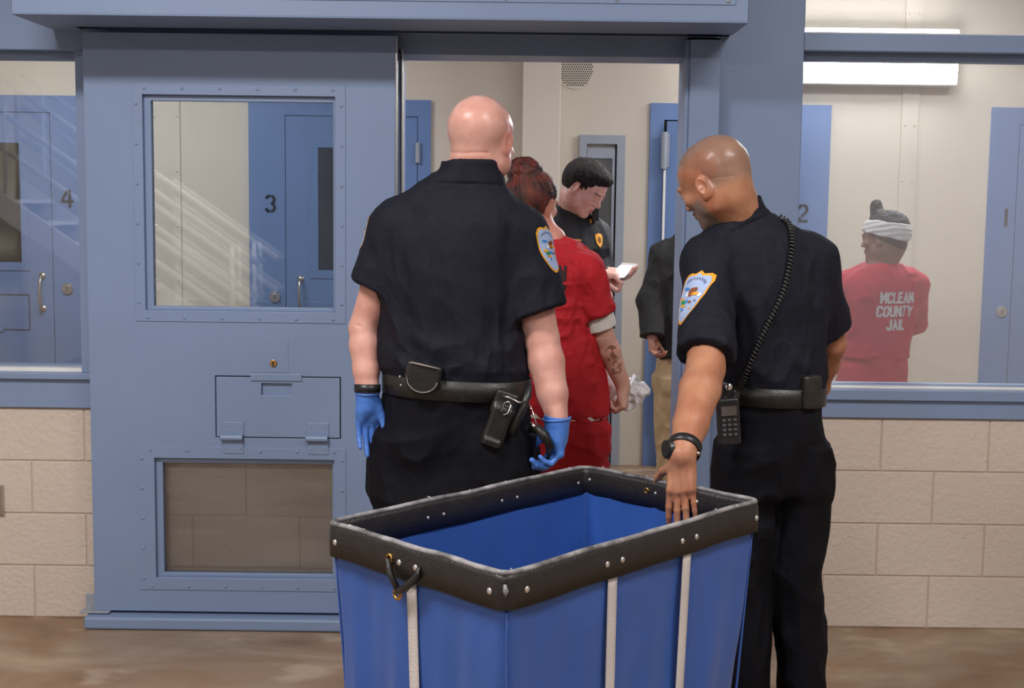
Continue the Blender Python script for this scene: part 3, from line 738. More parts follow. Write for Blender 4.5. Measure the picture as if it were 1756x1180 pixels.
def hand(g, w, f, n, t, curl=(20, 20, 20, 20), sc=1.0, spread=3, thumb=(35, 20), k=0.008, gap=1.0):
    """w wrist, f finger direction, n back-of-hand normal, t towards the thumb; curl in degrees per joint (index..little)"""
    w = Vector(w); f = Vector(f).normalized(); n = (Vector(n)-Vector(n).dot(f)*f).normalized(); t0 = f.cross(n); t = t0 if t0.dot(Vector(t)) > 0 else -t0
    Rm = np.array(Matrix((t, f, n)).transposed())
    P = lambda a, b, c: w+(t*a+f*b+n*c)*sc
    g.cone(w-f*0.03*sc, P(0, 0.012, 0), 0.027*sc, 0.026*sc, 0.015, flat=(n, 0.78))
    for i, x in enumerate((0.026, 0.009, -0.009, -0.026)):     # metacarpals
        g.cone(P(x*0.62, 0.012, 0), P(x*1.02*gap, 0.082-abs(i-1)*0.003, 0.001), 0.0155*sc, 0.0125*sc, 0.012)
    g.ell(P(0.018, 0.045, -0.010), (0.020*sc, 0.032*sc, 0.014*sc), Rm, 0.012); g.ell(P(-0.02, 0.04, -0.008), (0.015*sc, 0.03*sc, 0.013*sc), Rm, 0.012)
    L = ((0.043, 0.026, 0.020), (0.047, 0.030, 0.021), (0.044, 0.028, 0.021), (0.034, 0.021, 0.018))
    tips = []
    for i, x in enumerate((0.029, 0.0098, -0.0095, -0.0285)):
        p = P(x*gap, 0.083-abs(i-1)*0.004, 0); ang = 0; d = f
        sp = math.radians(spread*(1.5-i)); base = (f*math.cos(sp)+t*math.sin(sp)).normalized()
        cu = curl[i] if isinstance(curl[i], (tuple, list)) else (curl[i]*0.8, curl[i]*1.1, curl[i]*0.7)
        r = [0.0098, 0.0090, 0.0082, 0.0072] if i < 3 else [0.0085, 0.0078, 0.0072, 0.0063]
        for j in range(3):
            ang += math.radians(cu[j]); d = base*math.cos(ang)-n*math.sin(ang)
            q = p+d*L[i][j]*sc
            g.cone(p, q, r[j]*sc, r[j+1]*sc, 0.003 if j else 0.005); p = q
        tips.append(p)
    p = P(0.024, 0.018, -0.006); a1 = math.radians(thumb[0]); a2 = math.radians(thumb[1])
    d = (f*math.cos(a1)+t*math.sin(a1)-n*math.sin(a2)*0.9).normalized()
    q = p+d*0.040*sc; g.cone(p, q, 0.0165*sc, 0.0115*sc, 0.010)
    d2 = (d+f*0.25-t*0.12-n*math.sin(a2)*0.3).normalized(); q2 = q+d2*0.032*sc; g.cone(q, q2, 0.0108*sc, 0.0098*sc, 0.004)
    q3 = q2+(d2+f*0.15).normalized()*0.024*sc; g.cone(q2, q3, 0.0098*sc, 0.0078*sc, 0.003)
    tips.append(q3)
    return tips

def wrapped(verts2d_faces, origin, ex, ez, direction, target, off=0.0015, thick=0.0):
    """lay a flat 2-D figure (list of polygons [(u,v)..]) on a surface by casting each point along direction"""
    pass
def lay(name, polys, origin, ex, ez, dirv, target, m, parent, off=0.0018, cut=0.012, flatlay=False):
    """drape flat polygons (lists of (u,v), one material index each) on the target mesh"""
    tm = target.data; bv = BVHTree.FromPolygons([target.matrix_world @ v.co for v in tm.vertices], [p.vertices[:] for p in tm.polygons])
    bm = bmesh.new(); origin = Vector(origin); ex = Vector(ex).normalized(); ez = Vector(ez).normalized(); dv = Vector(dirv).normalized()
    layer = {}
    for li, (pl, mi) in enumerate(polys):
        b2 = bmesh.new(); vs = [b2.verts.new((u, v, 0)) for u, v in pl]; b2.faces.new(vs)
        bmesh.ops.triangulate(b2, faces=b2.faces[:])
        for _ in range(7):
            es = [e for e in b2.edges if e.calc_length() > cut]
            if not es: break
            bmesh.ops.subdivide_edges(b2, edges=es, cuts=1, use_grid_fill=False)
            bmesh.ops.triangulate(b2, faces=b2.faces[:])
        vm = {}
        for v in b2.verts: vm[v] = bm.verts.new((v.co.x, v.co.y, (0.0009 if flatlay else min(li, 3)*0.0006+li*0.00002)))
        for f in b2.faces:
            nf = bm.faces.new([vm[v] for v in f.verts]); nf.material_index = mi; nf.smooth = True
        b2.free()
    for v in bm.verts:
        p = origin+ex*v.co.x+ez*v.co.y; lay_h = v.co.z
        h = bv.ray_cast(p-dv*0.25, dv, 0.6)
        if h[0] is None:
            q = bv.find_nearest(p); co, no = q[0], q[1]
        else: co, no = h[0], h[1]
        if no.dot(dv) > 0: no = -no
        v.co = co+no*(off+lay_h)
    # give it a little body
    me = bpy.data.meshes.new(name); bm.to_mesh(me); bm.free()
    for k in m: me.materials.append(k)
    o = link(name, me); local(o, parent)
    return o
def text_polys(txt, size, bold=0.0, mi=0, space=1.0, align='CENTER'):
    cu = bpy.data.curves.new('t', 'FONT'); cu.body = txt; cu.size = size; cu.offset = bold; cu.align_x = align; cu.space_character = space
    cu.resolution_u = 3; cu.fill_mode = 'FRONT'
    ob = bpy.data.objects.new('t', cu); C.objects.link(ob)
    dg = bpy.context.evaluated_depsgraph_get(); me = bpy.data.meshes.new_from_object(ob.evaluated_get(dg))
    out = [([(me.vertices[i].co.x, me.vertices[i].co.y) for i in p.vertices], mi) for p in me.polygons if p.area > 1e-9]
    bpy.data.objects.remove(ob); bpy.data.curves.remove(cu); bpy.data.meshes.remove(me)
    return out
GL = {'M': [[(0, 0), (0, 1)], [(0, 1), (.35, .35)], [(.35, .35), (.7, 1)], [(.7, 1), (.7, 0)]], 'C': [[(.62, .82), (.5, 1), (.14, 1), (0, .82), (0, .18), (.14, 0), (.5, 0), (.62, .18)]], 'L': [[(0, 1), (0, 0), (.55, 0)]],
 'E': [[(.55, 1), (0, 1), (0, 0), (.55, 0)], [(0, .52), (.48, .52)]], 'A': [[(0, 0), (.32, 1), (.64, 0)], [(.14, .32), (.5, .32)]], 'N': [[(0, 0), (0, 1), (.6, 0), (.6, 1)]],
 'O': [[(0, .18), (0, .82), (.14, 1), (.5, 1), (.64, .82), (.64, .18), (.5, 0), (.14, 0), (0, .18)]], 'U': [[(0, 1), (0, .18), (.14, 0), (.48, 0), (.62, .18), (.62, 1)]], 'T': [[(0, 1), (.64, 1)], [(.32, 1), (.32, 0)]],
 'Y': [[(0, 1), (.32, .48), (.64, 1)], [(.32, .48), (.32, 0)]], 'J': [[(.46, 1), (.46, .18), (.34, 0), (.12, 0), (0, .18)]], 'I': [[(0, 0), (0, 1)]]}
ADV = {'M': .7, 'C': .62, 'L': .55, 'E': .55, 'A': .64, 'N': .6, 'O': .64, 'U': .62, 'T': .64, 'Y': .64, 'J': .46, 'I': 0}
def block_text(t, wtot, h, cx, y0, wd):
    L_ = sum(ADV[c] for c in t)+.36*(len(t)-1); sx = (wtot-wd)/L_; hh = h-wd; x = cx-wtot/2+wd/2; out = []
    for c in t:
        for pl in GL[c]:
            for i in range(len(pl)-1):
                p = Vector((x+pl[i][0]*sx, y0+wd/2+pl[i][1]*hh)); q = Vector((x+pl[i+1][0]*sx, y0+wd/2+pl[i+1][1]*hh)); d = (q-p).normalized(); n = Vector((-d.y, d.x))*wd/2
                p2, q2 = p-d*wd*.38, q+d*wd*.38; out.append(([tuple(p2+n), tuple(p2-n), tuple(q2-n), tuple(q2+n)], 0))
        x += (ADV[c]+.36)*sx
    return out
def shield(w_, h_, s_=1.0):
    P = [(-0.5, 0.30), (-0.42, 0.40), (-0.30, 0.445), (-0.12, 0.44), (0, 0.50), (0.12, 0.44), (0.30, 0.445), (0.42, 0.40), (0.5, 0.30),
         (0.485, 0.1), (0.45, -0.08), (0.38, -0.24), (0.26, -0.38), (0.12, -0.47), (0, -0.5), (-0.12, -0.47), (-0.26, -0.38), (-0.38, -0.24), (-0.45, -0.08), (-0.485, 0.1)]
    return [(x*w_*s_, y*h_*s_) for x, y in P]
def blob2(cx, cy, rx, ry, n=10, ph=0): return [(cx+rx*math.cos(2*PI*i/n+ph), cy+ry*math.sin(2*PI*i/n+ph)) for i in range(n)]
# =====================================================  PEOPLE
def skin(name, col, col2, stub=(0.05, 0.04, 0.035), rough=0.42):
    m = mat(name, col, rough, spec=.35, col2=col2, nscale=14, bump=0.12, bscale=220, sss=0.06, detail=5)
    nt = m.node_tree; b = nt.nodes['Principled BSDF']; src = b.inputs['Base Color'].links[0].from_socket
    a = nt.nodes.new('ShaderNodeAttribute'); a.attribute_name = 'mask'
    mx = nt.nodes.new('ShaderNodeMix'); mx.data_type = 'RGBA'; mx.inputs[7].default_value = (*stub, 1)
    nt.links.new(a.outputs['Fac'], mx.inputs[0]); nt.links.new(src, mx.inputs[6]); nt.links.new(mx.outputs[2], b.inputs['Base Color'])
    gl = nt.nodes.new('ShaderNodeAttribute'); gl.attribute_name = 'gloss'; mr = nt.nodes.new('ShaderNodeMapRange'); mr.inputs['To Min'].default_value = rough; mr.inputs['To Max'].default_value = .30
    nt.links.new(gl.outputs['Fac'], mr.inputs['Value']); nt.links.new(mr.outputs['Result'], b.inputs['Roughness'])
    # second mask: lips, knuckles, flushed ears
    a2 = nt.nodes.new('ShaderNodeAttribute'); a2.attribute_name = 'flush'
    m2 = nt.nodes.new('ShaderNodeMix'); m2.data_type = 'RGBA'; m2.inputs[7].default_value = (col[0]*0.75, col[1]*0.38, col[2]*0.36, 1)
    nt.links.new(a2.outputs['Fac'], m2.inputs[0]); nt.links.new(mx.outputs[2], m2.inputs[6]); nt.links.new(m2.outputs[2], b.inputs['Base Color'])
    return m
def setmask(o, name, fn):
    me = o.data; n = len(me.vertices); V = np.empty(n*3, dtype=np.float32); me.vertices.foreach_get('co', V); V = V.reshape(-1, 3).astype(np.float64)
    v = np.clip(fn(V), 0, 1).astype(np.float32)
    a = me.attributes.new(name, 'FLOAT', 'POINT'); a.data.foreach_set('value', v)
def sph(V, c, r, soft=0.4): return np.clip((1-np.linalg.norm((V-v3(c))/np.array(r), axis=1))/soft+0.0, 0, 1)
def headspace(V, c, R, sc): return ((V-v3(c))@R)/sc
SKIN1 = skin('fair_pink_skin', srgb(220, 172, 158), srgb(206, 150, 136), srgb(176, 140, 130), 0.45)
SKIN2 = skin('tan_skin', srgb(184, 134, 104), srgb(162, 108, 82), srgb(120, 106, 96), 0.46)
SKINF = skin('pale_skin', srgb(222, 178, 160), srgb(208, 156, 138), srgb(90, 40, 25))
SKIN3 = skin('rosy_skin', srgb(232, 188, 172), srgb(216, 160, 144), srgb(120, 88, 76))
SKIN4 = skin('brown_skin', srgb(150, 112, 92), srgb(132, 94, 76), srgb(30, 25, 24))
SKIN5 = skin('medium_skin', srgb(180, 130, 112), srgb(160, 110, 94), srgb(30, 25, 24))
NAVY = mat('navy_uniform_cloth', srgb(25, 27, 40), 0.7, noise=0.35, nscale=60, bump=0.5, bscale=420, spec=.22)
TROU = mat('black_trouser_cloth', srgb(17, 17, 24), 0.75, noise=0.3, nscale=60, bump=0.5, bscale=420, spec=.15)
RED = mat('red_cotton', srgb(186, 18, 34), 0.8, noise=0.15, nscale=12, bump=0.3, bscale=250)
RED2 = mat('faded_red_cotton', srgb(196, 44, 62), 0.8, noise=0.1, nscale=12, bump=0.3, bscale=250)
JACK = mat('black_jacket_cloth', srgb(30, 28, 28), 0.8, noise=0.3, nscale=20, bump=0.4, bscale=200)
KHAKI = mat('khaki_cloth', srgb(176, 150, 112), 0.8, noise=0.1, nscale=10, bump=0.3, bscale=250)
WHITEC = mat('white_cotton', srgb(226, 222, 218), 0.8, noise=0.05, nscale=12, bump=0.4, bscale=200)
LEATH = mat('black_leather', (0.02, 0.019, 0.018), 0.38, noise=0.4, nscale=40, bump=0.25, bscale=200)
PLAST = mat('black_plastic', (0.018, 0.018, 0.02), 0.35, noise=0.2, nscale=40)
SHOE = mat('black_shoe_leather', (0.015, 0.015, 0.015), 0.3)
GLOVE = mat('blue_nitrile', srgb(78, 128, 214), 0.42, noise=0.12, nscale=30, bump=0.25, bscale=120, sss=0.05)
CHROME = mat('chrome', (0.85, 0.85, 0.85), 0.15, metal=1.0)
GOLD = mat('gold_thread', srgb(240, 168, 44), 0.5, noise=0.15, nscale=200)
PATCHB = mat('patch_light_blue', srgb(168, 188, 226), 0.7, noise=0.12, nscale=120)
PBROWN = mat('patch_brown', srgb(128, 70, 30), 0.7); PWHITE = mat('patch_white', srgb(232, 236, 240), 0.7)
PGREEN = mat('patch_green', srgb(30, 140, 90), 0.7); PBLUE = mat('patch_blue', srgb(60, 130, 210), 0.7); PLINE = mat('patch_dark_line', srgb(90, 100, 140), 0.7)
EYEW = mat('eye_white', (0.75, 0.72, 0.7), 0.15); IRIS = mat('iris_brown', (0.05, 0.025, 0.012), 0.2)

def patch(w_, h_, target, origin, ex, ez, dirv, parent):
    T = []
    T.append((shield(w_*1.04, h_*1.03), 1)); T.append((shield(w_, h_, 0.93), 0)); A = T
    a = lambda cx, cy, rx, ry, mi, n=10: A.append((blob2(cx*w_, cy*h_, rx*w_, ry*h_, n), mi))
    # arched lettering strip and ring drawn as short dark strokes
    for i in range(9):
        t = math.radians(150-15*i); cx, cy = 0.36*math.cos(t), 0.20+0.16*math.sin(t); A.append(([(cx*w_-.0018, cy*h_-.003), (cx*w_+.0018, cy*h_-.003), (cx*w_+.0018, cy*h_+.003), (cx*w_-.0018, cy*h_+.003)], 6))
    a(-0.22, 0.16, .12, .028, 5); a(0.02, 0.10, .10, .085, 2); a(0.10, 0.15, .09, .045, 2); a(0.16, 0.07, .15, .032, 1); a(-0.12, 0.05, .07, .045, 3); a(0.34, 0.05, .07, .035, 3)
    a(-0.25, -0.05, .10, .03, 1); a(-0.16, -0.10, .10, .045, 4); a(-0.02, -0.07, .06, .03, 5); a(-0.12, -0.16, .11, .025, 1); a(0.12, -0.08, .06, .025, 2)
    a(-0.12, -0.23, .08, .022, 5); a(0.3, -0.05, .04, .02, 6); a(0.2, -0.2, .05, .018, 1); a(-0.2, -0.24, .05, .02, 3)
    return lay('shoulder_patch', A, origin, ex, ez, dirv, target, [PATCHB, GOLD, PBROWN, PWHITE, PGREEN, PBLUE, PLINE], parent, 0.0016, 0.01)

def secpx(Y, rows, yaw=0):
    out = []
    for (py, xl, xr, dp, *cyo) in rows:
        A, B = at(xl, py, Y), at(xr, py, Y)
        out.append(((A.z+B.z)/2, (A.x+B.x)/2, Y+(cyo[0] if cyo else 0), (B.x-A.x)/2, dp, yaw))
    return out
def legs_chain(g, hips, knees, ankles, toes, grow=0.0, foot=True, k=0.03, ra=(0.085, 0.075, 0.052, 0.05, 0.036)):
    for h, kn, an, t in zip(hips, knees, ankles, toes):
        h, kn, an, t = map(Vector, (h, kn, an, t))
        g.chain([h, h.lerp(kn, .5), kn, kn.lerp(an, .35), an], [r+grow for r in ra], k)
        if foot: g.cone(an-Vector((0, 0, 0.03)), t, 0.038, 0.028, 0.02)
def shoes(name, ankles, toes, parent):
    """each shoe its own part: heel, vamp, sole"""
    for an, t in zip(ankles, toes):
        an, t = Vector(an), Vector(t); d = (t-an); d.z = 0; d.normalize()
        g = Sculpt(np.minimum(v3(an), v3(t))-0.1, np.maximum(v3(an), v3(t))+0.1, 0.005)
        base = Vector((an.x, an.y, 0))
        g.cone(base-d*0.04+Vector((0, 0, .045)), base+d*0.02+Vector((0, 0, .12)), 0.044, 0.046, 0.03)
        g.cone(base+Vector((0, 0, .055)), base+d*0.19+Vector((0, 0, .035)), 0.047, 0.040, 0.03)
        g.cone(base-d*0.045+Vector((0, 0, .016)), base+d*0.195+Vector((0, 0, .016)), 0.042, 0.044, 0.01, flat=((0, 0, 1), 0.4))
        g.plane((0, 0, 0.001), (0, 0, -1), 0.002)
        g.mesh(name, SHOE, parent)
        # next shoe
def belt(parent, secs, z0, z1, tilt, grow, m=LEATH):
    """secs: torso sections to follow; z band"""
    S_ = sorted(secs); zs = [s[0] for s in S_]
    zm = (z0+z1)/2
    cx, cy, a, b, yw = [float(np.interp(zm, zs, [s[j] for s in S_])) for j in range(1, 6)]
    a += grow; b += grow; n = 72; bm = bmesh.new(); ring = []
    c_, s_ = math.cos(math.radians(yw)), math.sin(math.radians(yw))
    for i in range(n):
        t = 2*PI*i/n; ct, st = math.cos(t), math.sin(t); r = (abs(ct)**2.3+abs(st)**2.3)**(-1/2.3)
        x, y = a*r*ct, b*r*st; X, Y_ = cx+x*c_+y*s_, cy-x*s_+y*c_
        nn = Vector((X-cx, Y_-cy, 0)).normalized(); dz = tilt*(X-cx)
        ring.append([bm.verts.new((X+nn.x*o, Y_+nn.y*o, z+dz)) for (o, z) in ((0, z0), (.006, z0+.002), (.006, z1-.002), (0, z1))])
    for i in range(n):
        A, B = ring[i], ring[(i+1) % n]
        for j in range(4): bm.faces.new((A[j], A[(j+1) % 4], B[(j+1) % 4], B[j]))
    bmesh.ops.recalc_face_normals(bm, faces=bm.faces)
    me = bpy.data.meshes.new('belt'); bm.to_mesh(me); bm.free(); o = link('belt', me, m, None, True); local(o, parent); return o
def band_around(name, c, axis, r, wd, th, m, parent, flat=None, seg=40):
    """strap around a wrist"""
    c = Vector(c); ax = Vector(axis).normalized(); u = ax.cross(Vector((0, 1, 0.1))).normalized(); v = ax.cross(u); bm = bmesh.new(); ring = []
    fx, fy = flat if flat else (1, 1)
    for i in range(seg):
        t = 2*PI*i/seg; d = u*math.cos(t)*fx+v*math.sin(t)*fy
        ring.append([bm.verts.new(c+d*rr+ax*h) for rr, h in ((r, -wd/2), (r+th, -wd/2*.9), (r+th, wd/2*.9), (r, wd/2))])
    for i in range(seg):
        A, B = ring[i], ring[(i+1) % seg]
        for j in range(4): bm.faces.new((A[j], A[(j+1) % 4], B[(j+1) % 4], B[j]))
    bmesh.ops.recalc_face_normals(bm, faces=bm.faces)
    me = bpy.data.meshes.new(name); bm.to_mesh(me); bm.free(); o = link(name, me, m, None, True); local(o, parent); return o
def ray_to(o):
    tm = o.data; return BVHTree.FromPolygons([v.co for v in tm.vertices], [p.vertices[:] for p in tm.polygons])

# ------------------------------------------------------------------ OFFICER 1 (left, blue gloves)
def officer_left():
    Y = 3.85
    r = empty('person', (at(780, 900, Y).x, Y, 0), 'bald person in dark uniform and blue gloves standing behind the cart, back turned', 'person')
    secs = secpx(Y, [(655, 664, 904, .150), (625, 656, 902, .152), (585, 652, 897, .150), (530, 652, 892, .148), (470, 652, 890, .150), (415, 655, 902, .146), (375, 664, 912, .130), (345, 680, 892, .108), (322, 712, 866, .088), (300, 744, 852, .078), (285, 752, 848, .074)], 6)
    SL, EL, WL = at(684, 394, Y), at(624, 562, Y), at(630, 668, Y-0.05)
    SR, ER, WR = at(888, 410, Y), at(929, 580, Y-0.03), at(955, 716, Y-0.10)
    hc = at(826, 243, Y+0.02); R = rotm(25, 6, 0)
    hipL, hipR = at(712, 770, Y), at(852, 770, Y)
    kneeL, kneeR = Vector((hipL.x-0.02, Y, 0.52)), Vector((hipR.x+0.02, Y+.02, 0.52))
    anL, anR = Vector((hipL.x-0.03, Y+.03, 0.09)), Vector((hipR.x+0.03, Y+.03, 0.09))
    toL, toR = anL+Vector((-0.03, .17, -.055)), anR+Vector((0.04, .17, -.055))
    # body
    g = Sculpt((EL.x-.10, Y-.30, 0.0), (WR.x+.10, Y+.30, 1.99), 0.0032)
    g.loft(secs[:-1], 0.02, grow=-0.018)
    T = head(g, hc, R, 1.08, jaw=1.12)
    nb = at(806, 315, Y+.0); g.cone(nb, T(0, -0.022, -0.052), 0.073, 0.066, 0.03); g.cone(nb, T(0, -0.036, -0.01), 0.068, 0.058, 0.03)
    for (a, b, c) in ((SL, EL, WL), (SR, ER, WR)):
        rt = 1.0 if a is SL else 1.17
        g.chain([a, a.lerp(b, .5), b], [0.062, 0.054*rt, 0.043*rt], 0.02)
        g.chain([b, b.lerp(c, .3), b.lerp(c, .7), c], [0.0425*rt, 0.0445*rt, 0.038*rt, 0.0315], 0.012)
    g.loft([(at(780, 800, Y).z, at(780, 800, Y).x, Y, .2, .13, 6), (secs[0][0]+.02, secs[0][1], Y, .19, .13, 6)], 0.04)
    legs_chain(g, [hipL, hipR], [kneeL, kneeR], [anL, anR], [toL, toR])
    # cupped wrist stubs hidden by the gloves
    g.cone(WL, WL-Vector((0, 0, .07)), 0.028, 0.022, 0.02, flat=((0, 1, 0), .7)); g.cone(WR, WR-Vector((0, 0, .07)), 0.030, 0.022, 0.02, flat=((1, 0, 0), .7))
    def dsp(V, N):
        d = 0.0005*vnoise(V, 60)
        a = at(918, 586, Y-.1); b = at(948, 580, Y-.1); d = d+crease(V-np.array([0, .0, 0]), a+Vector((-.02, .05, -.006)), b+Vector((.02, .05, .004)), 0.004, -0.004)
        a = at(600, 553, Y); b = at(622, 557, Y); d = d+crease(V, a+Vector((0, -.04, 0)), b+Vector((0, -.045, 0)), 0.004, -0.0025)
        H = headspace(V, hc, R, 1.08)
        for z, am in ((-0.045, -0.0022), (-0.068, -0.003)):
            d = d+am*np.exp(-((H[:, 2]-z-0.1*np.abs(H[:, 0]))/0.004)**2)*(H[:, 1] < -0.02)*(np.abs(H[:, 0]) < .055)*(V[:, 2] > secs[-2][0])
        return d
    bo = g.mesh('body', SKIN1, r, dsp)
    setmask(bo, 'mask', lambda V: 0.35*np.clip(1-np.abs(headspace(V, hc, R, 1.08)[:, 2]+.0)/.045, 0, 1)*(headspace(V, hc, R, 1.08)[:, 2] > -.08)*(V[:, 2] > 1.55))
    def fl(V):
        H = headspace(V, hc, R, 1.08); ear = np.clip(1.6-np.linalg.norm((np.abs(H)-np.array([.082, .006, .0]))/np.array([.016, .030, .042]), axis=1), 0, 1)*0.5
        neck = 0.35*np.clip((-.05-H[:, 2])/.03, 0, 1)*(V[:, 2] > 1.5)
        n = 0.18*(V[:, 2] < 1.3)*(0.5+0.5*vnoise(V, 18))
        return ear+neck+n
    setmask(bo, 'flush', fl); setmask(bo, 'gloss', lambda V: (V[:, 2]-1.70)/.05)
    # shirt
    g = Sculpt((EL.x-.12, Y-.30, secs[0][0]-.03), (ER.x+.16, Y+.30, 1.78), 0.0034)
    g.loft(secs[:-1], 0.02, grow=0.004, endr=0.01)
    nk = at(803, 312, Y)
    for S0, sg in ((SL, -1), (SR, 1)):
        g.cone(nk+Vector((sg*.03, 0, -.02)), S0+Vector((-sg*.01, 0, .012)), 0.058, 0.066, 0.05); g.ell(S0+Vector((sg*0.004, 0, -.002)), (0.072, 0.085, 0.074), None, 0.05)
    hl = SL.lerp(EL, .60); hr = SR.lerp(ER, .74)
    g.sleeve(SL, EL, hl, .082, .088, .072, tilt=(-.12, 0, .0)); g.sleeve(SR, ER, hr, .086, .094, .080, tilt=(.12, 0, .0))
    # collar
    cz = at(806, 296, Y).z; cc = at(803, 300, Y)
    g.loft([(cz-.03, cc.x+.002, Y+.002, .100, .094, 10), (cz-.004, cc.x+.004, Y, .094, .090, 10), (cz+.018, cc.x+.007, Y, .089, .087, 10), (cz+.034, cc.x+.009, Y, .087, .085, 10)], 0.012, n=2)
    g.plane((cc.x, Y, cz+.036), (0.10, .14, 1), .003, (cc.x-.12, Y-.2, cz-.01), (cc.x+.12, Y+.2, cz+.1))
    g.loft([(cz+.0, cc.x+.004, Y, .078, .078, 10), (cz+.06, cc.x+.006, Y, .0785, .078, 10)], 0.003, 'c', n=2)
    zc = secs[0][0]
    F = folds(0.016, (9, 9, 5), 2, .45)
    def dsp(V, N):
        k = 0.45+0.55*np.clip((1.45-V[:, 2])/0.25, 0, 1); d = F(V, N)*k
        for pa, pb, w_, am in (((735, 575), (870, 640), .010, .010), ((700, 560), (800, 615), .009, .007), ((760, 610), (880, 655), .007, .007), ((668, 600), (745, 640), .008, .006), ((885, 330), (868, 480), .009, -.007), ((672, 350), (662, 480), .009, -.006), ((650, 395), (690, 560), .008, .004), ((800, 480), (880, 560), .012, .006), ((700, 450), (790, 480), .012, .004)):
            d = d+crease(V, at(*pa, Y)+Vector((0, -.13, 0)), at(*pb, Y)+Vector((0, -.14, 0)), w_*2.2, am)
        d = d*np.clip((V[:, 2]-secs[0][0])/.05, .15, 1)
        # yoke seam and collar edge
        yz = at(770, 335, Y).z; d = d-0.0022*np.exp(-((V[:, 2]-yz-0.02*np.cos((V[:, 0]-cc.x)*9))/0.0035)**2)*(V[:, 1] < Y)*(np.abs(V[:, 0]-cc.x) < .2)
        d = d-0.004*np.exp(-((V[:, 2]-(cz-.034)+0.0*V[:, 0])/0.005)**2)*(np.abs(V[:, 0]-cc.x) < .12)
        return d
    sh = g.mesh('shirt', NAVY, r, dsp)
    # trousers
    zt = secs[0][0]
    tsec = secpx(Y, [(650, 664, 904, .150), (690, 655, 908, .152), (740, 645, 914, .158), (800, 640, 918, .155), (840, 640, 918, .15)], 6)
    g = Sculpt((tsec[-1][1]-.30, Y-.28, 0.03), (tsec[-1][1]+.32, Y+.3, zt+.05), 0.0042)
    g.loft(tsec, 0.03, endr=0.02)
    for h, kn, an in ((hipL, kneeL, anL), (hipR, kneeR, anR)):
        s_ = [(h.z+.04, h.x, Y, .120, .14, 0), (h.z-.08, h.x, Y, .122, .138, 0), (kn.z+.12, (h.x+kn.x)/2, kn.y, .105, .115, 0), (kn.z, kn.x, kn.y, .09, .098, 0), (.25, (kn.x+an.x)/2, an.y, .085, .095, 0), (.05, an.x, an.y+.01, .088, .11, 0)]
        g.loft(s_, 0.06, n=2.1)
    g.ell(at(648, 785, Y), (0.02, 0.07, 0.03), None, 0.02)   # cargo pocket flap edge
    tr = g.mesh('trousers', TROU, r, folds(0.018, (7, 7, 4), 9, .4))
    bz0, bz1 = at(780, 676, Y).z, at(780, 641, Y).z
    belt(r, tsec, bz0, bz1, -0.035, 0.006)
    shoes('shoe', [anL, anR], [toL, toR], r)
    # handcuff case on the belt
    bt = ray_to(tr)
    def on_back(px, py, off=0.0):
        p = at(px, py, Y); h = bt.ray_cast(Vector((p.x, Y-.6, p.z)), Vector((0, 1, 0)), 1.2)
        return Vector((p.x, (h[0].y if h[0] else Y-.15)-off, p.z))
    c = on_back(732, 634, .0)
    def dee(cx, cz, w_, h_, y, th, n=14, rot=-0.22):
        P_ = [(-w_/2, h_*.45), (w_/2, h_*.45)]+[(w_/2*math.cos(t), -h_*.05-h_*.5*math.sin(t)) for t in [PI*i/n for i in range(n+1)]]
        ca, sa = math.cos(rot), math.sin(rot)
        return [(cx+x*ca-z*sa, y, cz+x*sa+z*ca) for x, z in P_]
    b = MB(); b.poly(dee(c.x, c.z, .100, .088, c.y+.015, 0), (0, -.052, 0)); cuff_ = b.build('cuff_case', LEATH, r, bevel=.008)
    b = MB(); P_ = dee(c.x, c.z, .086, .074, c.y-.040, 0)[2:]; b.tube(P_, .0016, seg=6); b.tube([dee(c.x, c.z+.002, .08, .076, c.y-.040, 0)[0], dee(c.x, c.z+.002, .08, .076, c.y-.040, 0)[1]], .0028, seg=6)
    b.build('case_seam', mat('worn_leather_edge', (0.28, 0.24, 0.23), 0.35), cuff_, smooth=True)
    for (dx, dz) in ((-.065, .0), (-.062, -.024)): MB().sphere((c.x+dx, c.y-.012, c.z+dz), .004).build('snap', CHROME, cuff_, smooth=True)
    # radio holster with strap and clip
    c = on_back(858, 705, .0); rot = Matrix.Rotation(math.radians(20), 3, 'Y')
    def Q(x, y, z): return c+rot@Vector((x, y, z))
    g = Sculpt(c-Vector((.1, .12, .14)), c+Vector((.1, .06, .14)), .003)
    g.boxr(Q(0, -.022, -.02), (.032, .020, .062), np.array(rot), .012, .01); g.boxr(Q(-.004, -.02, .05), (.034, .012, .035), np.array(rot), .010, .012)
    g.boxr(Q(0.0, -.044, -.066), (.024, .004, .010), np.array(rot), .003, .005)
    hol_ = g.mesh('radio_holster', LEATH, r)
    b = MB(); b.tube([Q(.004, -.046, .022), Q(.014, -.05, .030), Q(.014, -.05, .055), Q(.004, -.048, .062), Q(-.006, -.048, .055), Q(-.006, -.048, .03)], .0022, seg=8, closed=True)
    b.tube([Q(-.02, -.045, .07), Q(.0, -.055, .075), Q(.03, -.052, .07), Q(.05, -.04, .078)], .003, seg=8)
    b.build('key_clip', STEEL, hol_, smooth=True)
    b = MB(); b.tube([Q(.045, -.03, -.02), Q(.05, -.035, .05), Q(.045, -.03, .12)], .011, seg=10, radii=[.012, .012, .008]); b.build('antenna', PLAST, hol_, smooth=True)
    # key ring hanging at the right hip
    pts = [at(905, 688, Y-.12), at(912, 702, Y-.14), at(917, 718, Y-.15), at(921, 730, Y-.15)]
    MB().tube(pts, .0022, seg=8).build('key_chain', CHROME, r, smooth=True)
    pts = [at(904, 722, Y-.13), at(912, 728, Y-.14), at(918, 732, Y-.15)]
    MB().tube(pts, .004, seg=8, radii=[.003, .006, .004]).build('key_blade', CHROME, r, smooth=True)
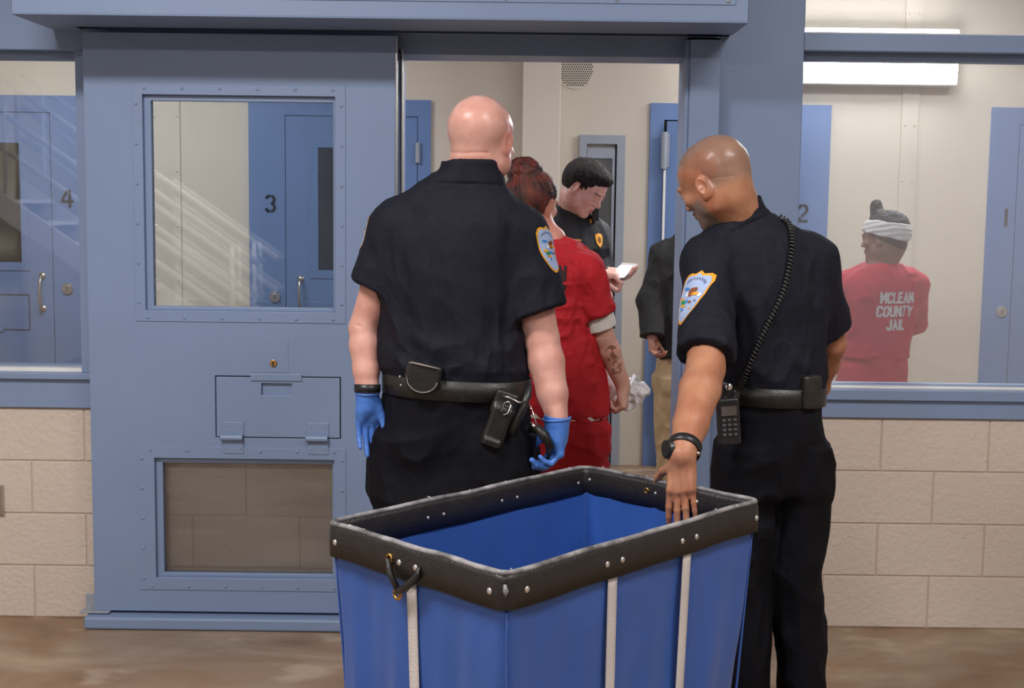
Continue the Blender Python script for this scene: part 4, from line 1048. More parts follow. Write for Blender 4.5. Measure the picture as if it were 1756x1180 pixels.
    pts = [at(908, 738, Y-.12), at(924, 735, Y-.15), at(934, 748, Y-.16), at(943, 765, Y-.15), at(940, 785, Y-.13), at(928, 795, Y-.12)]
    MB().tube(pts, .010, seg=12, radii=[.008, .013, .016, .012, .006, .005]).build('key_strap', LEATH, r, smooth=True)
    # watch and gloves
    band_around('watch', WL+Vector((0, 0, .004)), (0, 0.1, 1), .0335, .024, .005, PLAST, r)
    g = Sculpt(WL-Vector((.08, .12, .24)), WL+Vector((.08, .10, .04)), .0022)
    hand(g, WL-Vector((0, 0, .022)), (0.03, 0.04, -1), (-0.35, .94, 0), (.94, .35, 0), (16, 12, 9, 12), 1.0, 2, (18, 18))
    g.cone(WL+Vector((0, 0, .0)), WL-Vector((0, 0, .05)), .0355, .031, .01, flat=((.8, -.6, 0), 0.93)); g.plane(WL-Vector((0, 0, .006)), (0, 0, 1), .001)
    gl1 = g.mesh('glove', GLOVE, r, lambda V, N: 0.0008*vnoise(V, 70))
    g = Sculpt(WR-Vector((.13, .14, .22)), WR+Vector((.08, .12, .04)), .0022)
    hand(g, WR-Vector((0, 0, .02)), (-0.02, 0.02, -1), (0.93, .36, 0), (-.36, .93, 0), ((38, 62, 30), (40, 60, 30), (42, 60, 30), (45, 62, 30)), 1.08, 2, (30, 55))
    g.cone(WR+Vector((0, 0, .012)), WR-Vector((0, 0, .06)), .041, .035, .012, flat=((1, 0, 0), 0.95)); g.plane(WR+Vector((0, 0, .004)), (0.1, 0, 1), .001)
    gl2 = g.mesh('glove', GLOVE, r, lambda V, N: 0.0010*vnoise(V, 60))
    # cuff roll of each glove
    band_around('glove_cuff', WR+Vector((-.0, 0, -.004)), (-.08, 0, 1), .0385, .006, .003, GLOVE, gl2)
    band_around('glove_cuff', WL+Vector((0, 0, -.012)), (0, 0, 1), .0345, .005, .002, GLOVE, gl1)
    # shoulder patches
    o_ = at(942, 428, Y-.05); patch(.100, .135, sh, Vector((o_.x, o_.y, o_.z)), (.70, .70, -.1), (-0.22, 0, 1), (-.70, .70, -.15), sh)
    o_ = at(636, 398, Y); patch(.09, .115, sh, Vector((o_.x-.05, Y+.01, o_.z)), (0, -1, 0), (0.22, 0, 1), (1, 0.08, -.2), sh)
    return r
officer_left()
# ------------------------------------------------------------------ OFFICER 2 (right, hand on the cart)
def officer_right():
    Y = 3.75
    r = empty('person', (at(1330, 900, Y).x, Y, 0), 'person with shaved head and dark uniform resting a bare hand on the cart rim', 'person')
    yw = -14
    secs = secpx(Y, [(672, 1243, 1408, .120), (640, 1238, 1410, .122), (600, 1234, 1412, .122), (540, 1222, 1417, .125), (490, 1206, 1422, .125), (450, 1200, 1422, .118), (420, 1202, 1408, .105), (400, 1214, 1378, .092), (382, 1226, 1340, .080), (366, 1232, 1318, .072), (350, 1236, 1306, .068)], yw)
    SL, EL, WL = at(1216, 452, Y-.06), at(1210, 632, 3.44), at(1170, 782, 3.165)
    SR, ER, WR = at(1390, 450, Y+.03), at(1425, 590, Y+.10), at(1398, 672, Y+.25)
    hc = at(1227, 312, Y-.03); R = rotm(-47, 27, -2)
    hipL, hipR = at(1280, 790, Y), at(1372, 790, Y+.02)
    kneeL, kneeR = at(1272, 960, Y+.0), at(1364, 960, Y+.02); kneeL.z = kneeR.z = .52
    anL = Vector((at(1278, 1180, Y).x, Y+.03, .09)); anR = Vector((at(1380, 1180, Y).x+.01, Y+.05, .09))
    toL, toR = anL+Vector((-.06, .16, -.055)), anR+Vector((.0, .17, -.055))
    g = Sculpt((EL.x-.26, 2.98, 0.0), (ER.x+.12, Y+.34, 1.82), 0.003)
    g.loft(secs[:-1], 0.02, grow=-0.016)
    T = head(g, hc, R, 1.03, jaw=.97, earz=-.014)
    nb = at(1272, 385, Y+.0); g.cone(nb, T(0, -0.022, -0.055), 0.064, 0.060, 0.03); g.cone(nb, T(0, -0.040, -0.02), 0.06, 0.055, 0.03)
    g.chain([SL, SL.lerp(EL, .5), EL], [.056, .055, .050], .02); g.chain([EL, EL.lerp(WL, .25), EL.lerp(WL, .65), WL], [.050, .053, .044, .0335], .012)
    g.ell(EL+Vector((.012, .03, -.005)), (.022, .024, .028), None, .02)
    g.chain([SR, SR.lerp(ER, .5), ER], [.056, .052, .043], .02); g.chain([ER, ER.lerp(WR, .4), WR], [.042, .043, .032], .012)
    hand(g, WR, (-.5, .6, -.5), (.7, .6, .1), (-.3, .3, .9), (30, 30, 30, 30), .98)
    # the hand over the cart rim
    f = (at(1164, 870, 3.19)-WL).normalized(); f = Vector((-.04, -.30, -1)).normalized()
    hand(g, WL-Vector((0, 0, .008)), f, (-.36, -1, .3), (-1, .36, 0), ((14, 10, 8), (10, 10, 8), (8, 10, 8), (8, 10, 8)), 0.96, 3.5, (72, 55))
    g.loft([(kneeL.z+.3, at(1326, 800, Y).x, Y, .13, .11, 0), (secs[0][0]+.02, secs[0][1], Y, .125, .11, 0)], 0.04)
    legs_chain(g, [hipL, hipR], [kneeL, kneeR], [anL, anR], [toL, toR], ra=(.075, .068, .052, .05, .036))
    def dsp(V, N):
        d = 0.0005*vnoise(V, 60); H = headspace(V, hc, R, 1.0)
        d = d-0.0010*np.exp(-((H[:, 2]+.012-.35*(H[:, 1]+.05))/0.003)**2)*(H[:, 0] < -.03)*(H[:, 1] < -.03)*(H[:, 1] > -.09)
        K = V-v3(WL)                        # knuckle hollows and tendons on the back of the hand
        hz = (K[:, 2] < -.02)*(K[:, 2] > -.10)*(N[:, 1] < -.3)
        d = d+hz*0.0012*np.cos(K[:, 0]*2*PI/.019)*np.clip((-.02-K[:, 2])/.04, 0, 1)
        return d
    bo = g.mesh('body', SKIN2, r, dsp)
    def mk(V):
        H = headspace(V, hc, R, 1.0); up = V[:, 2] > 1.45
        scalp = np.clip((H[:, 2]-(.045+.5*(H[:, 1]-.03)))/.02, 0, 1)*np.clip((-H[:, 1]+.075)/.01, 0, 1)*.6*(H[:, 2] > -.045)
        back = (H[:, 1] < -.02)*np.clip((H[:, 2]+.05)/.03, 0, 1)*.6
        beard = np.clip((-.030-H[:, 2]+.4*np.abs(H[:, 0])*0)/.02, 0, 1)*(H[:, 2] > -.13)*np.clip((H[:, 1]-.004)/.02, 0, 1)*.95
        return up*np.maximum(np.maximum(scalp, back), beard)
    setmask(bo, 'mask', mk)
    setmask(bo, 'flush', lambda V: 0.2*(V[:, 2] < 1.3)*(.5+.5*vnoise(V, 14))+((np.abs(headspace(V, hc, R, 1.0)[:, 0]) > .072)*(V[:, 2] > 1.5))*.3)
    setmask(bo, 'gloss', lambda V: (V[:, 2]-1.58)/.05)
    # shirt
    g = Sculpt((SL.x-.17, 3.36, secs[0][0]-.03), (SR.x+.18, Y+.30, 1.66), 0.0032)
    g.loft(secs[:-1], 0.02, grow=0.004, endr=0.008)
    nk = at(1268, 384, Y)
    for S0, sg in ((SL, -1), (SR, 1)):
        g.cone(nk+Vector((sg*.03, 0, -.015)), S0+Vector((-sg*.01, 0, .012)), 0.048, 0.056, 0.05); g.ell(S0+Vector((sg*0.002, 0, -.002)), (0.064, 0.076, 0.068), None, 0.045)
    hl = SL.lerp(EL, .88); hr = SR.lerp(ER, .86)
    g.sleeve(SL, EL, hl, .070, .074, .062, tilt=(-.1, -.0, .0)); g.sleeve(SR, ER, hr, .070, .070, .058, tilt=(.25, 0, -.1))
    c0 = at(1266, 374, Y-.005); ax = Vector((at(1251, 345, Y).x-at(1262, 372, Y).x, -.004, at(1251, 345, Y).z-at(1262, 372, Y).z)).normalized()
    o = g.patchgrid(c0-Vector((.16, .16, .1)), c0+Vector((.16, .16, .1)))
    o.cone(c0-ax*.04, c0+ax*.07, .086, .074, .01, flat=((0, 1, 0), 1.0)); up = (ax+Vector((-.03, 0.12, 0))).normalized()
    o.plane(c0+ax*.034, up, .003); o.plane(c0-ax*.045, -up, .006)
    g.merge(o, .012); g.cone(c0+ax*.0, c0+ax*.1, .070, .069, .003, 'c')
    F = folds(0.015, (9, 9, 5), 5, .45)
    def dsp(V, N):
        k = .45+.55*np.clip((1.40-V[:, 2])/.25, 0, 1); d = F(V, N)*k
        for pa, pb, w_, am in (((1245, 480), (1300, 560), .02, .007), ((1290, 440), (1330, 560), .02, .006), ((1230, 440), (1275, 500), .018, .006), ((1215, 450), (1240, 600), .02, -.006), ((1390, 460), (1370, 600), .02, -.006), ((1250, 600), (1330, 655), .018, .008), ((1330, 590), (1400, 650), .018, .007), ((1280, 520), (1290, 640), .018, .006)):
            d = d+crease(V, at(*pa, Y)+Vector((0, -.11, 0)), at(*pb, Y)+Vector((0, -.12, 0)), w_, am)
        d = d*np.clip((V[:, 2]-secs[0][0])/.05, .15, 1)
        pc = v3(c0-ax*.024); h = (V-pc)@v3(up); d = d-.004*np.exp(-(h/.005)**2)*(np.linalg.norm(V-pc, axis=1) < .13)
        yz = at(1300, 408, Y).z; d = d-.002*np.exp(-((V[:, 2]-yz+.25*(V[:, 0]-c0.x-.05))/.0035)**2)*(V[:, 1] < Y)
        return d
    sh = g.mesh('shirt', NAVY, r, dsp)
    # trousers
    tsec = secpx(Y, [(660, 1246, 1406, .118), (700, 1240, 1410, .122), (745, 1234, 1415, .128), (800, 1233, 1416, .126), (840, 1236, 1412, .120)], -8)
    g = Sculpt((tsec[-1][1]-.26, Y-.26, 0.03), (tsec[-1][1]+.26, Y+.26, tsec[0][0]+.03), 0.004)
    g.loft(tsec, 0.03, endr=.02)
    def lg(rows, yy): return [(at((a+b)/2, py, Y).z, at((a+b)/2, py, Y).x, yy, (at(b, py, Y).x-at(a, py, Y).x)/2, dp, 0) for py, a, b, dp in rows]
    g.loft(lg([(770, 1236, 1328, .115), (830, 1232, 1328, .115), (900, 1226, 1326, .108), (990, 1224, 1318, .095), (1080, 1228, 1318, .088), (1180, 1236, 1321, .088), (1235, 1240, 1326, .10), (1275, 1240, 1326, .11)], Y), 0.05, n=2.1)
    g.loft(lg([(770, 1326, 1420, .115), (830, 1326, 1422, .115), (900, 1324, 1420, .108), (990, 1320, 1406, .095), (1080, 1332, 1415, .088), (1180, 1342, 1418, .088), (1235, 1344, 1420, .10), (1275, 1344, 1422, .11)], Y+.02), 0.04, n=2.1)
    g.ell(at(1414, 830, Y), (.012, .05, .03), None, .02)
    tr = g.mesh('trousers', TROU, r, folds(0.018, (7, 7, 3.6), 12, .4))
    belt(r, tsec, at(1330, 690, Y).z, at(1330, 657, Y).z, -.03, .006)
    shoes('shoe', [anL, anR], [toL, toR], r)
    # pouch at the right hip
    g = Sculpt(at(1392, 675, Y)-Vector((.09, .22, .09)), at(1392, 675, Y)+Vector((.09, .1, .09)), .003)
    g.boxr(at(1388, 672, Y-.105), (.030, .022, .048), np.array(rotm(-25)), .01); g.mesh('belt_pouch', LEATH, r)
    # watch
    ax_ = (WL-EL).normalized(); wc = WL-ax_*.028
    wt_ = band_around('watch', wc, ax_, .0375, .024, .005, PLAST, r)
    b = MB(); wf = wc+Vector((-.036, -.016, 0)); nn = Vector((-.9, -.42, 0)); b.cyl(wf, wf+nn*.013, .025, .023, seg=28); b.cyl(wf+nn*.013, wf+nn*.015, .018, seg=28); b.build('watch_case', PLAST, wt_, bevel=.002)
    MB().sphere(wc+Vector((.03, -.032, -.006)), .005).build('watch_buckle', CHROME, wt_, smooth=True)
    # patch on the left sleeve
    o_ = SL.lerp(EL, .33); patch(.088, .142, sh, Vector((o_.x, o_.y, at(1180, 511, 3.55).z)), (.72, -.69, 0.06), (-0.02, -.10, 1), (.69, .72, 0), sh)
    # portable radio with its belt case
    cR_ = at(1249, 722, 3.60)
    rr = empty('portable_radio', cR_, 'black handheld radio with keypad clipped at the hip of the person touching the cart', 'radio')
    rot = Matrix.Rotation(math.radians(-5), 3, 'Y')
    g = Sculpt(cR_-Vector((.07, .06, .12)), cR_+Vector((.07, .08, .12)), .0022)
    g.boxr(cR_, (.031, .019, .066), np.array(rot), .008); g.cone(cR_+Vector((-.012, 0, .06)), cR_+Vector((-.012, 0, .095)), .009, .008, .004)
    g.cone(cR_+Vector((.014, 0, .06)), cR_+Vector((.014, 0, .08)), .008, .008, .003); g.boxr(cR_+Vector((0, .022, .01)), (.022, .03, .04), np.array(rot), .006)
    rbd = g.mesh('radio_body', PLAST, rr)
    def RP(x, y, z): return cR_+rot@Vector((x, y, z))
    b = MB(); q = [RP(-.021, -.0185, .018), RP(.021, -.0185, .018), RP(.021, -.0185, .044), RP(-.021, -.0185, .044)]; b.poly(q, (0, -.003, 0)); b.build('radio_display', mat('radio_lcd', srgb(96, 88, 84), .3), rbd)
    for i in range(4):
        for j in range(3):
            b = MB(); q = RP(-.015+.015*j, -.020, .006-.0135*i); b.box(q.x-.0048, q.x+.0048, q.y-.002, q.y+.001, q.z-.0035, q.z+.0035, bev=.001); b.build('radio_key', mat_key, rbd)
    b = MB(); b.sphere(RP(.004, -.018, .098), .011, (1, .7, 1)); b.cyl(RP(.004, -.02, .098), RP(.004, .04, .098), .006); b.build('radio_knob', CHROME, rbd, smooth=True)
    # coiled cord of the shoulder microphone
    bv = ray_to(sh); path = []
    ctr = [(1338, 372), (1350, 380), (1357, 398), (1358, 425), (1353, 460), (1345, 495), (1333, 525), (1318, 555), (1303, 585), (1290, 615), (1278, 645), (1266, 672), (1258, 690)]
    for (px, py) in ctr:
        p = at(px, py, Y-.1); h = bv.ray_cast(Vector((p.x, Y-.6, p.z)), Vector((0, 1, 0)), 1.0)
        # shift along the sight line so that it sits on the cloth
        yy = h[0].y-.010 if h[0] else Y-.14; path.append(at(px, py, yy))
    fine = []
    for i in range(len(path)-1):
        p0, p1, p2, p3 = path[max(i-1, 0)], path[i], path[i+1], path[min(i+2, len(path)-1)]
        for k in range(24):
            t = k/24; fine.append(.5*((2*p1)+(-p0+p2)*t+(2*p0-5*p1+4*p2-p3)*t*t+(-p0+3*p1-3*p2+p3)*t**3))
    L_ = [0]
    for i in range(1, len(fine)): L_.append(L_[-1]+(fine[i]-fine[i-1]).length)
    hel = []; N_ = 1500; tot = L_[-1]; j = 0
    for i in range(N_):
        s_ = tot*i/(N_-1)
        while j < len(L_)-2 and L_[j+1] < s_: j += 1
        u = (s_-L_[j])/max(L_[j+1]-L_[j], 1e-9); p = fine[j].lerp(fine[j+1], min(u, 1)); tg = (fine[j+1]-fine[j]).normalized()
        a = tg.cross(Vector((0, 1, 0))).normalized(); c = a.cross(tg); ph = 2*PI*s_/.0105
        hel.append(p+(a*math.cos(ph)+c*math.sin(ph))*.0062)
    b = MB(); b.tube(hel, .0030, seg=6); cc_ = empty('coiled_cord', path[0], 'black coiled microphone cord running down the back of the person touching the cart', 'cord')
    b.build('coil', mat('black_rubber_cord', (.03, .03, .032), .35), cc_, smooth=True)
    return r
mat_key = mat('radio_key_grey', (.10, .10, .11), .4)
officer_right()
def thing_at(o, base):
    """give a single object its own origin"""
    return o
# ------------------------------------------------------------------ WOMAN IN RED (doorway)
def hairstrands(amp, s1=70, seed=0):
    def f(V, N):
        return amp*(vnoise(V*np.array([1, 1, .35])+seed, s1)*.7+vnoise(V+seed, s1*2.2)*.4)
    return f
def woman_red():
    Y = 4.66
    r = empty('person', (at(960, 900, Y).x, Y, 0), 'person in red jail clothes with auburn hair in a bun standing in the doorway', 'person')
    yw = 30
    secs = secpx(Y, [(712, 892, 1040, .125), (660, 890, 1037, .13), (600, 896, 1030, .122), (540, 898, 1020, .118), (490, 898, 1016, .112), (455, 896, 1016, .100), (432, 902, 1006, .085), (418, 912, 988, .070), (405, 920, 962, .058), (392, 922, 956, .052)], yw)
    SL, SR = at(905, 455, Y+.12), at(1005, 464, Y-.08)
    ER, WR = at(1034, 575, Y-.06), at(1069, 664, Y-.02)
    EL, WL = at(890, 590, Y+.22), at(915, 660, Y+.36)
    hc = at(914, 350, Y+.02); R = rotm(38, 4, 4)
    hipL, hipR = at(930, 735, Y+.03), at(998, 735, Y-.03)
    kL, kR = Vector((hipL.x-.0, Y+.04, .47)), Vector((hipR.x, Y, .47)); aL, aR = Vector((hipL.x, Y+.06, .09)), Vector((hipR.x+.02, Y+.02, .09)); tL, tR = aL+Vector((.06, .15, -.055)), aR+Vector((.09, .14, -.055))
    g = Sculpt((at(870, 600, Y).x-.04, Y-.28, 0), (WR.x+.09, Y+.52, 1.86), .0034)
    g.loft(secs[:-1], .02, grow=-.026); head(g, hc, R, .93, jaw=.95)
    nb = at(946, 412, Y); T = lambda x, y, z: Vector(v3(hc)+R@np.array([x, y, z])*.93)
    g.cone(nb, T(0, -.02, -.06), .052, .048, .03)
    for a, b, c in ((SL, EL, WL), (SR, ER, WR)):
        g.chain([a, a.lerp(b, .5), b], [.050, .045, .039], .02); g.chain([b, b.lerp(c, .3), c], [.038, .040, .0255], .012)
    hand(g, WR, (.06, .0, -1), (1, -.35, 0), (.2, .9, 0), ((60, 75, 40),)*4, .86, 2, (30, 40))
    hand(g, WL, (.8, .3, -.3), (-.4, .8, 0), (0, 0, 1), (50, 50, 50, 50), .86)
    g.loft([(hipL.z-.1, at(965, 700, Y).x, Y, .14, .11, yw), (secs[0][0]+.02, secs[0][1], Y, .14, .11, yw)], .04); legs_chain(g, [hipL, hipR], [kL, kR], [aL, aR], [tL, tR], ra=(.066, .064, .05, .05, .036))
    bo = g.mesh('body', SKINF, r)
    tt = at(1050, 610, Y-.1)
    def tattoo(V):
        q = (np.linalg.norm((V-v3(at(1049, 606, Y-.09)))/np.array([.022, .06, .03]), axis=1) < 1)*(vnoise(V, 90) > .0)*.75
        q2 = (np.linalg.norm((V-v3(at(1058, 630, Y-.07)))/np.array([.018, .06, .04]), axis=1) < 1)*(vnoise(V+9, 100) > .15)*.6
        return q+q2
    setmask(bo, 'mask', tattoo)
    setmask(bo, 'flush', lambda V: ((np.abs(headspace(V, hc, R, .93)[:, 0]) > .07)*(V[:, 2] > 1.45))*.6+.15*(V[:, 2] < 1.3)*(vnoise(V, 20) > 0))
    # hair: cap, crown and bun
    HAIR = mat('auburn_hair', srgb(116, 40, 24), .40, col2=srgb(28, 13, 12), nscale=26, bump=1.0, bscale=240, spec=.6)
    g = Sculpt(hc-Vector((.17, .17, .17)), hc+Vector((.17, .17, .22)), .0028)
    P = lambda x, y, z: v3(hc)+R@(np.array([x, y, z])*.93)
    g.ell(P(0, -.018, .042), (.086, .100, .084), R, .02); g.ell(P(0, -.05, .01), (.076, .068, .075), R, .03)
    g.ell(P(0, -.062, -.045), (.056, .042, .045), R, .03)
    nf = R@np.array([0, 1, -.35]); g.plane(P(0, .044, .05), nf, .012)
    for sx in (-1, 1): g.ell(P(sx*.082, .012, -.012), (.022, .030, .040), R, .01, 'c')
    g.ell(P(0, .09, -.02), (.09, .07, .07), R, .01, 'c')
    bc = P(-.018, -.050, .118)
    g.ell(bc, (.064, .060, .048), R, .010)
    def strands(V, N):
        ax_ = (bc-v3(hc)); ax_ = ax_/np.linalg.norm(ax_); D = V-v3(hc); D = D-np.outer(D@ax_, ax_); e1 = np.cross(ax_, [0, 1, 0]); e1 /= np.linalg.norm(e1); e2 = np.cross(ax_, e1)
        ph = np.arctan2(D@e2, D@e1); q = np.stack([np.cos(ph)*9, np.sin(ph)*9, np.linalg.norm(D, axis=1)*6], 1); bun = np.clip((.075-np.linalg.norm(V-bc, axis=1))/.015, 0, 1)
        return (1-bun)*(.0022*vnoise(q, 1.0)+.0014*vnoise(q, 2.7))+bun*(.0045*(1-2*np.abs(vnoise(V, 42)))+.002*vnoise(V, 110))
    g.mesh('hair', HAIR, r, strands)
    # undershirt: sleeve end and hem showing below the red top
    hm = SR.lerp(ER, .90); g = Sculpt((SL.x-.16, Y-.24, secs[0][0]-.04), (SR.x+.14, Y+.36, secs[-1][0]+.02), .0034)
    g.loft([(secs[0][0]-.001, *secs[0][1:]), (secs[0][0]+.004, *secs[0][1:]), (secs[0][0]+.022, *secs[0][1:])], .0, grow=.006, endr=.003)
    g.mesh('undershirt_hem', WHITEC, r, lambda V, N: .003*vnoise(V*np.array([1, 1, .1]), 22)); g = Sculpt((SR.x-.12, Y-.24, ER.z-.02), (SR.x+.14, Y+.16, SR.z+.08), .0032)
    g.sleeve(SR, ER, hm, .054, .056, .047, tilt=(.05, 0, .0))
    g.mesh('undershirt_sleeve', WHITEC, r, lambda V, N: folds(.003, (14, 14, 8), 3)(V, N))
    # red top
    g = Sculpt((SL.x-.16, Y-.26, secs[0][0]-.02), (SR.x+.16, Y+.38, secs[-1][0]+.04), .0032)
    g.loft([(s_[0]+(.012 if i == 0 else 0), *s_[1:]) for i, s_ in enumerate(secs[:-2])], .02, grow=.006, endr=.006)
    for S0, sg in ((SL, -1), (SR, 1)): g.cone(nb+Vector((sg*.02, 0, -.035)), S0+Vector((-sg*.008, 0, .002)), .046, .048, .04)
    g.sleeve(SR, ER, SR.lerp(ER, .66), .055, .074, .064, tilt=(.16, 0, .0)); g.sleeve(SL, EL, SL.lerp(EL, .7), .060, .072, .062)
    nn = at(944, 404, Y); g.ell(nn, (.058, .058, .04), None, .006, 'c')
    F = folds(.013, (10, 10, 8), 21, .6)
    def dsp(V, N):
        d = F(V, N)
        for pa, pb, w_, am in (((985, 480), (1010, 560), .014, -.012), ((990, 540), (1028, 556), .014, .010), ((930, 640), (1030, 610), .014, .012), ((940, 680), (1034, 640), .014, .010), ((950, 600), (1020, 570), .014, .008), ((915, 560), (960, 650), .014, .008)):
            d = d+crease(V, at(*pa, Y)+Vector((0, -.10, 0)), at(*pb, Y)+Vector((0, -.12, 0)), w_, am)
        return d
    sh = g.mesh('red_top', RED, r, dsp)
    ext = Vector((math.cos(math.radians(yw)), -math.sin(math.radians(yw)), 0)); dv = Vector((math.sin(math.radians(yw)), math.cos(math.radians(yw)), 0))
    o_ = at(916, 497, Y-.12)
    pol = block_text('MCLEAN', .20, .056, 0, .030, .011)+block_text('COUNTY', .205, .056, 0, -.036, .011)+block_text('JAIL', .12, .056, 0, -.102, .011)
    lay('back_print', pol, o_, ext, (0, 0, 1), dv, sh, [mat('black_print', (.03, .012, .015), .8)], sh, .0012, .02, True)
    # red trousers
    ts = [(hipL.z-.12, at(967, 745, Y).x, Y, .142, .122, yw), (hipL.z+.0, at(967, 730, Y).x, Y, .147, .125, yw), (secs[0][0]+.06, secs[0][1], Y, .146, .124, yw)]
    g = Sculpt((hipL.x-.16, Y-.22, .03), (hipR.x+.18, Y+.24, secs[0][0]+.05), .004); g.loft(ts, .03, endr=.02)
    for h, k, a in ((hipL, kL, aL), (hipR, kR, aR)): g.loft([(h.z, h.x, h.y, .088, .11, 0), (k.z+.1, (h.x+k.x)/2, k.y, .085, .10, 0), (k.z, k.x, k.y, .08, .09, 0), (.25, a.x, a.y, .078, .09, 0), (.05, a.x, a.y, .085, .10, 0)], .04, n=2.1)
    g.mesh('red_trousers', RED, r, folds(.020, (8, 8, 8), 33, .5))
    shoes('shoe', [aL, aR], [tL, tR], r)
    # plastic bag hanging from the hand
    bc = at(1072, 672, Y+.12)
    bg = empty('plastic_bag', bc, 'crumpled white plastic bag held low by the person in red', 'bag')
    BAG = mat('white_plastic_film', srgb(232, 232, 236), .28, noise=.06, nscale=20, bump=.3, bscale=60)
    g = Sculpt(bc-Vector((.14, .12, .12)), bc+Vector((.14, .12, .12)), .0026)
    g.ell(bc+Vector((-.012, 0, -.004)), (.062, .05, .052), None, .02); g.ell(bc+Vector((.045, 0, .006)), (.036, .035, .03), None, .02); g.cone(bc+Vector((-.06, 0, .03)), bc+Vector((-.07, 0, .07)), .02, .006, .03)
    def cr(V, N):
        P = V*np.array([1, 1, 1.0]); return .020*(1-2*np.abs(vnoise(P, 17)))*.6+.010*(1-2*np.abs(vnoise(P+5, 38)))+.003*vnoise(P, 90)
    g.mesh('bag_body', BAG, bg, cr)
    b = MB(); b.tube([bc+Vector((-.06, 0, .06)), bc+Vector((-.02, -.04, .055)), WR+Vector((-.004, -.012, -.055)), bc+Vector((.03, -.02, .06)), bc+Vector((.055, 0, .03))], .006, seg=8, radii=[.004, .007, .008, .009, .004]); b.build('bag_handle', BAG, bg, smooth=True)
woman_red()

# ------------------------------------------------------------------ OFFICER WRITING
def officer_writing():
    Y = 5.85
    r = empty('person', (at(990, 900, Y).x, Y, 0), 'dark-haired person in black uniform shirt looking down and writing on a notepad', 'person')
    yw = 150
    secs = [(z, x, Y, a, b, yw) for z, x, a, b in [(1.02, at(982, 500, Y).x, .162, .12), (1.12, at(982, 500, Y).x, .16, .122), (1.26, at(980, 500, Y).x, .165, .122), (1.38, at(979, 400, Y).x, .170, .118), (1.47, at(978, 400, Y).x, .165, .10), (1.53, at(978, 400, Y).x, .13, .085), (1.565, at(978, 400, Y).x, .085, .072), (1.60, at(979, 400, Y).x, .062, .06)]]
    ux = Vector((math.cos(math.radians(yw)), -math.sin(math.radians(yw)), 0))      # figure's right
    cx = Vector((at(978, 400, Y).x, Y, 1.49)); SR, SL = cx+ux*.158+Vector((0, 0, -.01)), cx-ux*.142+Vector((0, 0, -.02))
    EL, WL = at(1034, 520, Y-.08), at(1030, 484, Y-.34); ER, WR = at(962, 505, Y-.26), at(1021, 466, Y-.42)
    hc = at(1001, 322, Y-.10); R = rotm(116, 36, 0)
    hipL, hipR = Vector((cx.x+.08, Y, .93)), Vector((cx.x-.09, Y, .93)); kL, kR = hipL+Vector((.0, -.02, -.43)), hipR+Vector((0, -.02, -.43)); aL, aR = hipL+Vector((.0, 0, -.84)), hipR+Vector((0, 0, -.84)); tL, tR = aL+Vector((.08, -.14, -.055)), aR+Vector((.05, -.16, -.055))
    g = Sculpt((cx.x-.34, Y-.66, 0), (cx.x+.36, Y+.26, 1.82), .0035)
    g.loft(secs[:-1], .02, grow=-.014); T = head(g, hc, R, .96, jaw=1.06)
    T2 = lambda x, y, z: Vector(v3(hc)+R@np.array([x, y, z])*.96)
    g.cone(Vector((cx.x-.0, Y+.0, 1.56)), T2(0, -.024, -.055), .062, .058, .03)
    for a, b, c in ((SL, EL, WL), (SR, ER, WR)):
        g.chain([a, a.lerp(b, .5), b], [.056, .050, .043], .02); g.chain([b, b.lerp(c, .3), c], [.042, .043, .030], .012)
    hand(g, WR, (.95, -.12, -.05), (-.1, -.35, .93), (.2, -.6, .3), ((40, 55, 30), (50, 60, 35), (60, 65, 40), (65, 65, 40)), .98, 2, (35, 30))
    hand(g, WL, (.85, -.2, .10), (.1, -.1, -1), (-.1, -1, 0), (22, 22, 22, 22), .98, 3, (50, 5))
    g.loft([(.86, cx.x, Y, .16, .11, yw), (1.04, cx.x, Y, .15, .11, yw)], .04); legs_chain(g, [hipL, hipR], [kL, kR], [aL, aR], [tL, tR])
    bo = g.mesh('body', SKIN3, r)
    def mk(V):
        H = headspace(V, hc, R, .96); up = V[:, 2] > 1.4
        st = .16*np.clip((-.040-H[:, 2])/.02, 0, 1)*(H[:, 1] > .0)*(H[:, 2] > -.125)*np.clip(1-np.maximum(0, -.07-H[:, 2])*0, 0, 1)
        brow = 1.0*(np.abs(H[:, 2]-.024-.05*(np.abs(H[:, 0])-.03)) < .0045)*(np.abs(np.abs(H[:, 0])-.032) < .019)*(H[:, 1] > .06)*2
        return up*np.maximum(st, brow)
    setmask(bo, 'mask', mk)
    setmask(bo, 'flush', lambda V: (lambda H: (V[:, 2] > 1.4)*np.clip(.9*(np.linalg.norm((H-np.array([0, .095, -.058]))/np.array([.024, .02, .011]), axis=1) < 1)+.4*np.clip(1-np.linalg.norm((np.abs(H)-np.array([.043, .07, .022]))/.03, axis=1), 0, 1)*(H[:, 2] < 0)+.35*(np.abs(H[:, 0]) > .072), 0, 1))(headspace(V, hc, R, .96)))
    for sx in (-1, 1):
        e = T2(sx*.031, .0815, .001); b = MB(); b.sphere(e, .0122, seg=20, mi=0); d = (R@np.array([0, 1, -.6])); d = Vector(d).normalized(); b.sphere(e+d*.0072, .0062, seg=14, mi=1); b.build('eye', [EYEW, IRIS], r, smooth=True)
    # short dark hair
    g = Sculpt(hc-Vector((.16, .16, .16)), hc+Vector((.16, .16, .18)), .0026); P = lambda x, y, z: v3(hc)+R@(np.array([x, y, z])*.96)
    g.ell(P(0, -.012, .044), (.0815, .099, .086), R, .02); g.ell(P(0, -.044, .018), (.075, .069, .075), R, .03); g.ell(P(0, .058, .092), (.050, .040, .026), R, .03)
    g.ell(P(0, .098, -.018), (.10, .068, .084), R, .008, 'c'); g.plane(P(0, 0, -.040), R@np.array([0, .22, -1]), .006)
